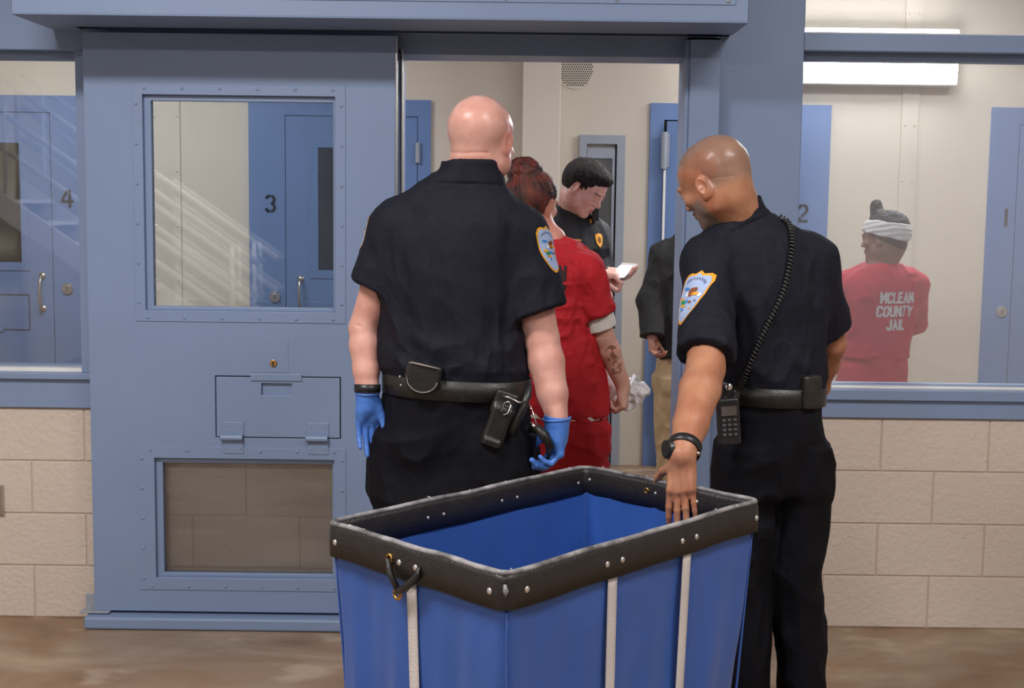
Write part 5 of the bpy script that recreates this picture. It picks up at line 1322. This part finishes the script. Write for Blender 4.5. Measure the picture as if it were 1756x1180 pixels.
    for sx in (-1, 1):
        g.ell(P(sx*.090, -.006, -.008), (.022, .019, .034), R, .004, 'c')
    g.mesh('hair', mat('dark_brown_hair', (.024, .016, .013), .65, spec=.25, noise=.5, nscale=60, bump=1.0, bscale=300), r, lambda V, N: hairstrands(.003, 90, 4)(V, N))
    # shirt
    g = Sculpt((cx.x-.36, Y-.40, 1.0), (cx.x+.36, Y+.28, 1.68), .0034); g.loft(secs[:-1], .02, grow=.005, endr=.008)
    for S0, sg in ((SL, -1), (SR, 1)): g.cone(cx+ux*sg*.03+Vector((0, 0, .065)), S0+Vector((0, 0, .004)), .050, .056, .045)
    g.sleeve(SL, EL, SL.lerp(EL, .9), .056, .056, .049); g.sleeve(SR, ER, SR.lerp(ER, .86), .062, .066, .056)
    cc = Vector((cx.x+.006, Y-.015, 1.585)); g.loft([(1.545, cc.x, cc.y, .082, .080, yw), (1.605, cc.x, cc.y-.01, .072, .072, yw)], .01, n=2); g.plane((cc.x, cc.y, 1.600), (.15, -.35, 1), .003, cc-Vector((.12, .12, .03)), cc+Vector((.12, .12, .08))); g.loft([(1.57, cc.x, cc.y-.006, .066, .066, yw), (1.63, cc.x, cc.y-.01, .066, .066, yw)], .002, 'c', n=2)
    F = folds(.007, (9, 9, 5), 41, .5)
    fwd = Vector((math.sin(math.radians(yw)), math.cos(math.radians(yw)), 0))
    def dsp(V, N):
        u = (V-v3(cx))@v3(ux); return F(V, N)+.0025*(np.abs(u) < .014)*(((V-v3(cx))@v3(fwd)) > 0)*(V[:, 2] < 1.57)
    sh = g.mesh('shirt', mat('black_shirt_cloth', srgb(20, 20, 24), .7, noise=.2, nscale=25, bump=.35, bscale=350), r, dsp)
    def on(u, z): return cx+ux*u+Vector((0, 0, z-1.415+.0))+fwd*.2
    bar = []
    for i in range(9): bar.append(([(-.030+.0068*i, -.003), (-.030+.0068*i+.0046, -.003), (-.030+.0068*i+.0046, .004), (-.030+.0068*i, .004)], 0))
    lay('name_strip', [([(-.034, -.006), (.034, -.006), (.034, .007), (-.034, .007)], 1)]+bar, on(.046, 1.372), -ux, (0, 0, 1), -fwd, sh, [GOLD, LEATH], sh, .0012, .02)
    lay('badge', [(shield(.046, .062), 0), (blob2(0, 0, .010, .014), 1)], on(-.082, 1.372), -ux, (0, 0, 1), -fwd, sh, [GOLD, PBROWN], sh, .003, .01)
    for u, z in ((.060, 1.325), (-.088, 1.310)): MB().sphere(Vector(on(u, z)-fwd*.085), .006).build('pocket_button', CHROME, sh, smooth=True)
    lay('pocket_flap', [([(-.05, 0), (.05, 0), (.05, -.03), (0, -.045), (-.05, -.03)], 0)], on(.086, 1.352), -ux, (0, 0, 1), -fwd, sh, [TROU], sh, .003, .02); lay('pocket_flap', [([(-.05, 0), (.05, 0), (.05, -.03), (0, -.045), (-.05, -.03)], 0)], on(-.088, 1.335), -ux, (0, 0, 1), -fwd, sh, [TROU], sh, .003, .02)
    lay('collar_pin', [(blob2(0, 0, .006, .012), 0)], on(-.045, 1.455), (-ux+Vector((0, 0, .4))), (0.3, 0, 1), -fwd, sh, [GOLD], sh, .003, .01)
    p = at(1021, 368, Y-.06); b = MB(); b.box(p.x-.014, p.x+.016, p.y-.016, p.y+.03, p.z-.028, p.z+.028, bev=.008); b.build('shoulder_microphone', PLAST, r)
    ts = [(.84, cx.x, Y, .165, .115, yw), (.93, cx.x, Y, .168, .12, yw), (1.03, cx.x, Y, .165, .115, yw)]
    g = Sculpt((cx.x-.22, Y-.2, .03), (cx.x+.22, Y+.2, 1.05), .0045); g.loft(ts, .03, endr=.02)
    for h, k, a in ((hipL, kL, aL), (hipR, kR, aR)): g.loft([(h.z-.02, h.x, h.y, .085, .11, 0), (k.z, k.x, k.y, .075, .09, 0), (.05, a.x, a.y, .08, .10, 0)], .04, n=2.1)
    g.mesh('trousers', TROU, r, folds(.008, (8, 8, 5), 43, .4)); belt(r, ts, .99, 1.035, 0, .008)
    p = at(1048, 540, Y-.06); b = MB(); b.box(p.x-.02, p.x+.016, p.y-.04, p.y+.04, p.z-.06, p.z+.06, bev=.01); b.build('belt_holster', LEATH, r)
    shoes('shoe', [aL, aR], [tL, tR], r)
    # notepad and pen
    a, b_, c_, d_ = at(1037, 480, Y-.42), at(1064, 455, Y-.56), at(1093, 456, Y-.50), at(1062, 478, Y-.36)
    npd = empty('notepad', a, 'small white notepad held open by the dark-haired person', 'notepad')
    a = at(1036, 479, Y-.44); d_ = at(1066, 455, Y-.28); c_ = at(1093, 457, Y-.30); b_ = at(1070, 478, Y-.46)
    q = [a, b_, c_, d_]; nrm = (b_-a).cross(d_-a).normalized(); nrm = nrm if nrm.z > 0 else -nrm
    b = MB(); b.poly(q, nrm*-.004); b.build('cardboard_back', mat('dark_card', (.03, .03, .035), .6), npd)
    b = MB(); b.poly([p+nrm*.001 for p in q], nrm*.005); b.build('paper', WHITEC, npd, bevel=.0008)
    b = MB(); b.tube([d_+nrm*.006, c_+nrm*.006], .005, seg=8); b.build('spiral', WHITEC, npd, smooth=True)
    pn = empty('pen', at(1050, 462, Y-.45), 'dark pen in the writing hand over the notepad', 'pen')
    b = MB(); e0 = at(1056, 470, Y-.40)+nrm*.004; b.cyl(e0, e0+Vector((-.03, -.02, .012)), .001, .004); b.cyl(e0+Vector((-.03, -.02, .012)), e0+Vector((-.10, -.06, .075)), .004, .0045); b.build('barrel', PLAST, pn, smooth=True)
officer_writing()

# ------------------------------------------------------------------ INMATE BEHIND THE GLASS
def inmate_glass():
    Y = 5.75
    r = empty('person', (at(1510, 900, Y).x, Y, 0), 'person in faded red jail shirt with white headband behind the right window', 'person')
    yw = -22
    secs = secpx(Y, [(700, 1424, 1548, .13), (665, 1432, 1552, .135), (640, 1440, 1554, .13), (612, 1448, 1553, .122), (580, 1452, 1556, .112), (545, 1450, 1566, .108), (505, 1448, 1578, .108), (480, 1452, 1576, .098), (464, 1466, 1562, .082), (453, 1482, 1546, .062), (444, 1492, 1532, .05), (436, 1494, 1530, .048)], yw)
    SL, SR = at(1456, 492, Y+.03), at(1566, 492, Y+.0)
    EL, WL = at(1440, 540, Y+.16), at(1462, 555, Y+.34); ER, WR = at(1562, 560, Y+.14), at(1510, 556, Y+.30)
    hc = at(1517, 410, Y+.0); R = rotm(-52, 4, 4)
    hipL, hipR = at(1462, 700, Y), at(1520, 700, Y); kL, kR = hipL+Vector((0, 0, -.40)), hipR+Vector((.02, 0, -.40)); aL, aR = Vector((hipL.x, Y, .09)), Vector((hipR.x+.03, Y, .09)); tL, tR = aL+Vector((-.08, .14, -.055)), aR+Vector((-.05, .16, -.055))
    g = Sculpt((at(1400, 600, Y).x, Y-.26, 0), (at(1610, 600, Y).x, Y+.50, 1.68), .0035)
    g.loft(secs[:-1], .02, grow=-.014); head(g, hc, R, .92, jaw=.98)
    T2 = lambda x, y, z: Vector(v3(hc)+R@np.array([x, y, z])*.92)
    g.cone(at(1513, 452, Y), T2(0, -.026, -.055), .052, .050, .03); g.cone(at(1513, 452, Y), T2(0, -.05, -.03), .05, .048, .03)
    for a, b, c in ((SL, EL, WL), (SR, ER, WR)): g.chain([a, a.lerp(b, .5), b], [.052, .048, .042], .02); g.chain([b, b.lerp(c, .4), c], [.040, .040, .028], .012)
    hand(g, WL, (.9, -.1, .2), (.1, .9, 0), (0, 0, 1), (30, 30, 30, 30), .86); hand(g, WR, (-.9, -.1, .2), (-.1, .9, 0), (0, 0, 1), (30, 30, 30, 30), .86)
    legs_chain(g, [hipL, hipR], [kL, kR], [aL, aR], [tL, tR])
    bo = g.mesh('body', SKIN4, r)
    setmask(bo, 'mask', lambda V: (lambda H: (V[:, 2] > 1.3)*np.clip((H[:, 2]-(-.01+.5*H[:, 1]))/.01, 0, 1)*(H[:, 1] < .05)*.8)(headspace(V, hc, R, .92)))
    P = lambda x, y, z: v3(hc)+R@(np.array([x, y, z])*.92)
    g = Sculpt(hc-Vector((.15, .15, .15)), hc+Vector((.15, .15, .2)), .003)
    g.ell(P(0, -.016, .046), (.080, .098, .082), R, .02); g.plane(P(0, 0, .050), R@np.array([0, .35, -1]), .01); hb = P(0, .040, .150); g.ell(hb, (.027, .027, .036), R, .012); g.ell(P(0, .03, .12), (.03, .03, .02), R, .02)
    g.mesh('hair', mat('black_hair', (.02, .018, .018), .6, noise=.3, nscale=80, bump=1, bscale=250), r, hairstrands(.005, 70, 2))
    g = Sculpt(hc-Vector((.15, .15, .12)), hc+Vector((.15, .15, .14)), .003)
    g.ell(P(0, -.012, .034), (.088, .108, .098), R, .0); up = R@np.array([0, -.18, 1]); g.plane(P(0, 0, .082), up, .006); g.plane(P(0, 0, .012), -(R@np.array([0, -.28, 1])), .006)
    def cr(V, N):
        H = headspace(V, hc, R, .92); return .0014*np.sin(H[:, 2]*260+30*H[:, 1]+3*vnoise(V, 12))+.0025*vnoise(V, 28)
    g.mesh('headband', WHITEC, r, cr)
    g = Sculpt((at(1415, 600, Y).x-.02, Y-.24, secs[3][0]-.03), (at(1600, 600, Y).x, Y+.32, secs[-1][0]+.04), .0033)
    g.loft(secs[3:-2], .02, grow=.009, endr=.005)
    for S0, sg in ((SL, -1), (SR, 1)): g.cone(at(1513, 462, Y)+Vector((sg*.025, 0, -.03)), S0, .05, .055, .04)
    g.sleeve(SL, EL, SL.lerp(EL, .95), .064, .070, .058); g.sleeve(SR, ER, SR.lerp(ER, .95), .062, .068, .058)
    g.ell(at(1513, 446, Y), (.058, .056, .035), None, .006, 'c')
    F = folds(.010, (9, 9, 6), 61, .5)
    sh = g.mesh('red_shirt', RED2, r, F)
    g = Sculpt((at(1415, 600, Y).x-.02, Y-.24, secs[3][0]-.03), (at(1600, 600, Y).x, Y+.32, secs[-1][0]+.04), .004); q_ = at(1513, 450, Y)
    g.loft([(q_.z-.045, q_.x, Y, .060, .058, yw), (q_.z-.008, q_.x, Y, .056, .054, yw)], .0); g.mesh('undershirt', WHITEC, r)
    MB().sphere(EL+Vector((.01, -.0, -.035)), .045, (1, 1, .8)).build('undershirt_sleeve', WHITEC, r, smooth=True)
    ex = Vector((math.cos(math.radians(yw)), -math.sin(math.radians(yw)), 0)); dv = Vector((math.sin(math.radians(yw)), math.cos(math.radians(yw)), 0))
    pol = []
    pol = block_text('MCLEAN', .172, .050, .006, .028, .0105)+block_text('COUNTY', .182, .050, 0, -.030, .0105)+block_text('JAIL', .100, .050, .008, -.088, .0105)
    o_ = at(1537, 532, Y-.12)
    lay('back_print', pol, o_, ex, (0.03, 0, 1), dv, sh, [mat('white_print', srgb(222, 214, 214), .8, noise=.25, nscale=90)], sh, .0014, .02, True)
    g = Sculpt((at(1400, 600, Y).x, Y-.24, .03), (at(1600, 600, Y).x, Y+.24, secs[3][0]+.06), .0045); g.loft(secs[0:5], .02, grow=.002, endr=.01)
    for h, k, a in ((hipL, kL, aL), (hipR, kR, aR)): g.loft([(h.z+.03, h.x, h.y, .10, .12, 0), (k.z, k.x, k.y, .085, .10, 0), (.05, a.x, a.y, .085, .10, 0)], .05, n=2.1)
    g.mesh('red_trousers', RED2, r, folds(.009, (8, 8, 6), 63, .5)); shoes('shoe', [aL, aR], [tL, tR], r)
inmate_glass()

# ------------------------------------------------------------------ PERSON IN THE DARK JACKET
def jacket_person():
    Y = 7.0
    r = empty('person', (at(1190, 900, Y).x, Y, 0), 'person in black jacket and khaki trousers half hidden behind the doorway post', 'person')
    secs = secpx(Y, [(612, 1128, 1236, .13), (560, 1132, 1236, .13), (500, 1128, 1238, .125), (450, 1132, 1240, .115), (425, 1142, 1232, .10), (405, 1160, 1216, .08), (392, 1172, 1206, .062), (380, 1174, 1202, .056)], 0)
    SL, SR = at(1140, 440, Y), at(1232, 440, Y); EL, WL = at(1116, 520, Y-.04), at(1118, 578, Y-.12); ER, WR = at(1254, 520, Y), at(1256, 585, Y-.05)
    hc = at(1190, 350, Y); R = rotm(0, 5, 0)
    hipL, hipR = at(1155, 640, Y), at(1212, 640, Y); kL, kR = hipL+Vector((0, 0, -.40)), hipR+Vector((0, 0, -.40)); aL, aR = Vector((hipL.x+.03, Y, .09)), Vector((hipR.x, Y, .09)); tL, tR = aL+Vector((0, .16, -.055)), aR+Vector((0, .16, -.055))
    g = Sculpt((at(1080, 600, Y).x, Y-.34, 0), (at(1290, 600, Y).x, Y+.26, 1.78), .004)
    g.loft(secs[:-1], .02, grow=-.02); head(g, hc, R, .98); g.cone(at(1190, 392, Y), hc+Vector((0, -.02, -.06)), .056, .054, .03)
    for a, b, c in ((SL, EL, WL), (SR, ER, WR)): g.chain([a, b, c], [.05, .042, .028], .02)
    hand(g, WL, (.1, -.05, -1), (-.8, .5, 0), (.5, .8, 0), ((45, 60, 30),)*4, .92, 2, (25, 30)); hand(g, WR, (0, -.1, -1), (1, 0, 0), (0, 1, 0), (40, 40, 40, 40), .92)
    legs_chain(g, [hipL, hipR], [kL, kR], [aL, aR], [tL, tR]); bo = g.mesh('body', SKIN5, r)
    g = Sculpt(hc-Vector((.14, .14, .12)), hc+Vector((.14, .14, .16)), .004); g.ell(hc+Vector((0, -.018, .045)), (.085, .098, .085), None, .02); g.ell(hc+Vector((0, .085, -.02)), (.1, .06, .08), None, .01, 'c'); g.mesh('hair', mat('brown_hair', (.03, .02, .015), .6, bump=1, bscale=200), r, hairstrands(.004, 70))
    g = Sculpt((at(1080, 600, Y).x, Y-.34, secs[0][0]-.03), (at(1290, 600, Y).x, Y+.28, secs[-1][0]+.03), .0042); g.loft(secs[:-1], .02, grow=.012, endr=.012)
    for S0, E0, W0 in ((SL, EL, WL), (SR, ER, WR)): g.ell(S0, (.07, .08, .07), None, .05); g.chain([S0, E0], [.075, .068], .04); g.sleeve(E0+Vector((0, 0, .02)), W0, W0+Vector((0, 0, .004)), .066, .058, .036, .03)
    g.mesh('jacket', JACK, r, folds(.014, (8, 8, 5), 71, .5))
    g = Sculpt((at(1100, 600, Y).x, Y-.24, .03), (at(1270, 600, Y).x, Y+.24, secs[0][0]+.06), .0045)
    g.loft([(hipL.z-.08, at(1184, 660, Y).x, Y, .19, .135, 0), (hipL.z+.05, at(1184, 640, Y).x, Y, .18, .13, 0), (secs[0][0]+.04, at(1184, 612, Y).x, Y, .165, .12, 0)], .03, endr=.02)
    for h, k, a in ((hipL, kL, aL), (hipR, kR, aR)): g.loft([(h.z-.02, h.x, h.y, .105, .125, 0), (k.z, k.x, k.y, .085, .10, 0), (.05, a.x, a.y, .085, .10, 0)], .04, n=2.1)
    g.mesh('khaki_trousers', KHAKI, r, folds(.010, (9, 9, 6), 73, .5)); shoes('shoe', [aL, aR], [tL, tR], r)
jacket_person()
# =====================================================  LAUNDRY CART
def cart():
    ZR = .92
    N, Lf, Fa, Rt = [Vector((x, y, ZR)) for x, y in ((-.0065, 2.375), (-.385, 2.759), (.195, 3.394), (.579, 3.019))]
    ctr = (N+Lf+Fa+Rt)/4
    ct = empty('laundry_cart', (ctr.x, ctr.y, 0), 'large blue canvas laundry cart with black vinyl rim and white straps', 'cart')
    corners = [N, Rt, Fa, Lf]
    def ringpts(scale, z, off, rc=.022, nseg=44, wob=None):
        """rounded rectangle at height z; off pushes outwards"""
        pts = []; tags = []
        C4 = [ctr+(c-ctr)*scale for c in corners]
        for i in range(4):
            p0, p1, p2 = C4[i-1], C4[i], C4[(i+1) % 4]; d0 = (p0-p1).normalized(); d2 = (p2-p1).normalized()
            a = p1+d0*rc; b = p1+d2*rc; m = p1+(d0+d2)*rc
            for k in range(7):
                t = k/6*PI/2; q = m-d2*rc*math.cos(t)-d0*rc*math.sin(t); pts.append(q)
            for k in range(1, nseg): pts.append((b).lerp(p2+(p1-p2).normalized()*rc, k/nseg))
        out = []
        n = len(pts)
        for i, p in enumerate(pts):
            tg = pts[(i+1) % n]-pts[i-1]; nn = Vector((tg.y, -tg.x, 0)).normalized()
            if nn.dot(p-ctr) < 0: nn = -nn
            q = p+nn*(off+(wob(i/n, z) if wob else 0)); q.z = z; out.append(q)
        return out
    def sheet(name, rings, m, closed_v=False, smooth=True, solid=0.0):
        bm = bmesh.new(); R_ = [[bm.verts.new(p) for p in r] for r in rings]; n = len(R_[0])
        for j in range(len(R_)-1 if not closed_v else len(R_)):
            A, B = R_[j], R_[(j+1) % len(R_)]
            for i in range(n): bm.faces.new((A[i], A[(i+1) % n], B[(i+1) % n], B[i]))
        bmesh.ops.recalc_face_normals(bm, faces=bm.faces); me = bpy.data.meshes.new(name); bm.to_mesh(me); bm.free()
        o = link(name, me, m, None, smooth); local(o, ct)
        if solid: s = o.modifiers.new('thickness', 'SOLIDIFY'); s.thickness = solid; s.offset = 0
        return o
    CANV = mat('blue_vinyl_canvas', srgb(44, 88, 168), .42, noise=.10, nscale=9, bump=.25, bscale=300, sheen=.1)
    VIN = mat('black_vinyl', srgb(40, 37, 38), .42, noise=.25, nscale=30, bump=.35, bscale=160)
    EDGE = mat('worn_grey_edge', srgb(158, 156, 158), .45, col2=srgb(74, 72, 74), nscale=20, bump=.6, bscale=90)
    RIV = mat('aluminium_rivet', (.72, .70, .68), .35, metal=.85)
    rs = np.random.RandomState(5); ph = rs.rand(40)*6.28
    def sc(z): return 1-.115*(ZR-z)/.77
    def wob(u, z):
        w = (ZR-z); a = min(w*2.2, 1)
        return a*(.006*math.sin(u*2*PI*9+ph[0]+w*2)+.004*math.sin(u*2*PI*17+ph[1]-w*4)+.003*math.sin(u*2*PI*31+ph[2]+w*7)+.004*math.sin(w*11+u*20))
    zs = [ZR-.02-.75*i/26 for i in range(27)]
    sheet('canvas_bag', [ringpts(sc(z), z, -.003, wob=wob, rc=.02+.02*(ZR-z)) for z in zs], CANV, solid=.003)
    # bottom panel
    b = MB(); bp = ringpts(sc(.155), .155, -.006, nseg=10); b.poly(bp, (0, 0, .012)); b.build('bottom_panel', CANV, ct)
    b = MB(); bp = ringpts(sc(.15)*.98, .13, -.006, nseg=4); b.poly(bp, (0, 0, .022)); b.build('base_board', mat('plywood', srgb(150, 112, 72), .6, noise=.2, nscale=6), ct, bevel=.004)
    # rim: outer and inner bands and the folded top
    dv = (Rt-N).normalized(); du = (Lf-N).normalized()
    j = lambda i, a: a*math.sin(i*.37+1.3)*math.sin(i*.11)
    def rr(z, off): 
        p = ringpts(1, z, off); return [Vector((q.x, q.y, q.z+j(i, .0016))) for i, q in enumerate(p)]
    hB = .070
    ob_ = sheet('outer_band', [rr(ZR-hB, .0035), rr(ZR-hB, .0085), rr(ZR-hB*.5, .0095), rr(ZR-.012, .0085), rr(ZR-.003, .006), rr(ZR-.003, .002)], VIN)
    ib_ = sheet('inner_band', [rr(ZR-hB, -.006), rr(ZR-hB, -.010), rr(ZR-hB*.5, -.0115), rr(ZR-.012, -.010), rr(ZR-.003, -.008), rr(ZR-.003, -.004)], VIN)
    top = rr(ZR, 0); rad = [.0052+.0003*math.sin(i*.9)*math.sin(i*.23+2)+.0003*rs.rand() for i in range(len(top))]
    b = MB(); b.tube(top, .006, seg=8, closed=True, radii=rad, flat=1.45); b.build('rim_edge', EDGE, ct, smooth=True)
    b = MB()          # frayed threads on the worn edge
    for k in range(46):
        i = rs.randint(len(top)); p = top[i]+Vector((rs.randn()*.003, rs.randn()*.003, .004)); d = Vector((rs.randn(), rs.randn(), abs(rs.randn())*.5))*.0042
        b.tube([p, p+d*.6, p+d+Vector((0, 0, -.002))], .0007, seg=5)
    tag(b.build('frayed_threads', WHITEC, ct), kind='stuff')
    def face(A, B, u): return A.lerp(B, u)
    def solve(A, B, px, z):
        lo_, hi_ = 0., 1.
        def f(u):
            p = A.lerp(B, u); v = Vector((p.x, p.y, z))-Vector((0, 0, CAMZ)); return 878+FPX*v.dot(cR)/v.dot(cF)
        s_ = 1 if f(1) > f(0) else -1
        for _ in range(40):
            m = (lo_+hi_)/2
            if (f(m)-px)*s_ > 0: hi_ = m
            else: lo_ = m
        return (lo_+hi_)/2
    zr = ZR-.037
    nL = Vector((-(Lf-N).y, (Lf-N).x, 0)).normalized(); nL = nL if nL.dot(N-Fa) > 0 and nL.dot((N+Lf)/2-ctr) > 0 else -nL
    nR = Vector(((Rt-N).y, -(Rt-N).x, 0)).normalized(); nR = nR if nR.dot((N+Rt)/2-ctr) > 0 else -nR
    us_L = [solve(N, Lf, px, zr) for px in (846, 719, 691, 581)]; us_R = [solve(N, Rt, px, zr) for px in (897, 1035, 1061, 1164, 1188, 1291)]
    for u in us_L: rivet(N.lerp(Lf, u)+nL*.0098+Vector((0, 0, -.037)), nL, ob_, .0068, 'rivet', RIV)
    for u in us_R: rivet(N.lerp(Rt, u)+nR*.0098+Vector((0, 0, -.037)), nR, ob_, .0068, 'rivet', RIV)
    for px in (728, 755, 855, 881, 986): rivet(Lf.lerp(Fa, solve(Lf, Fa, px, zr))+nR*.0118+Vector((0, 0, -.037)), nR, ib_, .0045, 'rivet', RIV)
    for px in (1016, 1129, 1200): rivet(Fa.lerp(Rt, solve(Fa, Rt, px, zr))+nL*.0118+Vector((0, 0, -.030)), nL, ib_, .0045, 'rivet', RIV)
    # outer faces of the hidden sides
    for u in (.08, .35, .38, .62, .65, .92): rivet(Lf.lerp(Fa, u)-nR*.0098+Vector((0, 0, -.037)), -nR, ob_, .0068, 'rivet', RIV)
    # white webbing straps following the canvas
    WEB = mat('white_webbing', srgb(214, 208, 206), .6, noise=.12, nscale=12, bump=.4, bscale=220)
    def strap(A, B, u, nrm, wd=.029):
        bm = bmesh.new(); d = (B-A).normalized(); rows = []
        for i in range(30):
            z = ZR-hB+.004-.69*i/29; s = sc(z); p = ctr+(A.lerp(B, u)-ctr)*s; p.z = z; row = []
            for w_ in (-.5, -.17, .17, .5):
                # canvas wobble at the same place, a little proud of it
                uu = (p+d*wd*w_); row.append(bm.verts.new(uu+nrm*(.0045+wmax(nrm, z))))
            rows.append(row)
        for i in range(29):
            for k in range(3): bm.faces.new((rows[i][k], rows[i][k+1], rows[i+1][k+1], rows[i+1][k]))
        bmesh.ops.recalc_face_normals(bm, faces=bm.faces); me = bpy.data.meshes.new('strap'); bm.to_mesh(me); bm.free(); o = link('strap', me, WEB, None, True); local(o, ct)
        s2 = o.modifiers.new('t', 'SOLIDIFY'); s2.thickness = .002; s2.offset = 1
    def wmax(n_, z): return min((ZR-z)*2.2, 1)*.009
    strap(N, Lf, solve(N, Lf, 706, ZR-.09), nL); 
    strap(N, Rt, solve(N, Rt, 1048, ZR-.09), nR); strap(N, Rt, solve(N, Rt, 1177, ZR-.09), nR)
    strap(Fa, Lf, .36, -nR); strap(Fa, Lf, .64, -nR); strap(Fa, Rt, .5, -nL)
    # vertical corner piping
    for c in corners:
        b = MB(); b.tube([Vector(((ctr+(c-ctr)*sc(z)*.984).x, (ctr+(c-ctr)*sc(z)*.984).y, z)) for z in [ZR-.075-.69*i/12 for i in range(13)]], .003, seg=8)
        b.build('corner_piping', CANV, ct, smooth=True)
    # brass eyelets with a cord handle
    e1 = N.lerp(Lf, solve(N, Lf, 675, zr))+nL*.011+Vector((0, 0, -.034)); e2 = N.lerp(Lf, solve(N, Lf, 727, zr))+nL*.013+Vector((0, 0, -.040))
    def ring(name, c, n_, R0, r0):
        u = Vector((0, 0, 1)); v = n_.cross(u).normalized(); b = MB(); b.tube([c+u*math.cos(t)*R0+v*math.sin(t)*R0 for t in [2*PI*i/20 for i in range(20)]], r0, seg=8, closed=True); b.build(name, BRASS, ct, smooth=True)
    ring('eyelet', e1, nL, .008, .003)
    low = N.lerp(Lf, solve(N, Lf, 692, ZR-.10))+nL*.016+Vector((0, 0, -.100)); ring('eyelet', low, nL, .0095, .0038)
    b = MB(); b.tube([e1+nL*.004, e1.lerp(low, .35)+nL*.006+Vector((.0, 0, -.004)), low+Vector((0, 0, .010))], .0065, seg=10); b.tube([low+Vector((0, 0, .006)), low.lerp(e2, .45)+nL*.005+Vector((0, 0, -.008)), e2+nL*.002+Vector((0, 0, -.008)), e2+Vector((0, 0, .008))], .0065, seg=10, radii=[.007, .0085, .0075, .003])
    b.build('cord_handle', LEATH, ct, smooth=True)
    ring('eyelet', Fa.lerp(Rt, solve(Fa, Rt, 1114, zr))+nL*.012+Vector((0, 0, -.028)), nL, .006, .0025)
    # split at the near corner
    b = MB(); q = N-(Fa-N).normalized()*.006+Vector((0, 0, -.03)); b.tube([q+Vector((0, 0, .012)), q+Vector((.002, -.002, 0)), q+Vector((0, 0, -.014))], .004, seg=6, radii=[.003, .006, .003]); b.build('corner_wear', EDGE, ct, smooth=True)
    for c in corners:
        p = ctr+(c-ctr)*.80; p.z = 0; b = MB()
        b.cyl((p.x-.014, p.y, .05), (p.x+.014, p.y, .05), .05, seg=28); wb_ = b
        b = MB(); b.box(p.x-.024, p.x-.018, p.y-.02, p.y+.02, .04, .128); b.box(p.x+.018, p.x+.024, p.y-.02, p.y+.02, .04, .128); b.box(p.x-.03, p.x+.03, p.y-.03, p.y+.03, .124, .131); fk_ = b.build('caster_fork', STEEL, ct, bevel=.002); wb_.build('caster_wheel', LEATH, fk_, bevel=.004)
cart()
# =====================================================  STAIRCASE BEHIND THE VIEWER (mirrored in the left glazing)
def staircase():
    st = empty('staircase', (-3.2, -1.2, 0), 'white steel staircase behind the viewer, mirrored faintly in the left windows', 'staircase')
    PW = mat('white_stair_paint', srgb(226, 226, 232), .4); sl = .686
    def z(x): return 1.60-(x+4.2)*sl
    x0, x1 = -4.35, -2.05
    for y in (-0.85, -1.75):
        b = MB(); b.poly([(x0, y, z(x0)-.16), (x1, y, z(x1)-.16), (x1, y, z(x1)+.06), (x0, y, z(x0)+.06)], (0, .04, 0)); b.build('stringer', PW, st, bevel=.004)
        for h in (.42, .70, .98):
            b = MB(); b.tube([(x0, y, z(x0)+h), (x1, y, z(x1)+h)], .024, seg=12); b.build('handrail', PW, st, smooth=True)
        x = x0+.2
        while x < x1:
            b = MB(); b.cyl((x, y+.01, z(x)+.03), (x, y+.01, z(x)+.98), .02, seg=12); b.build('baluster', PW, st, smooth=True); x += .95
    k = 0; x = x0
    while x < x1-.2:
        MB().box(x, x+.28, -1.72, -.86, z(x+.14)-.05, z(x+.14)-.02).build('tread', PW, st); x += .262
    b = MB(); b.box(x1-.1, x1+.0, -1.7, -.85, 0, z(x1)-.1); b.build('foot_support', PW, st, bevel=.004)
staircase()
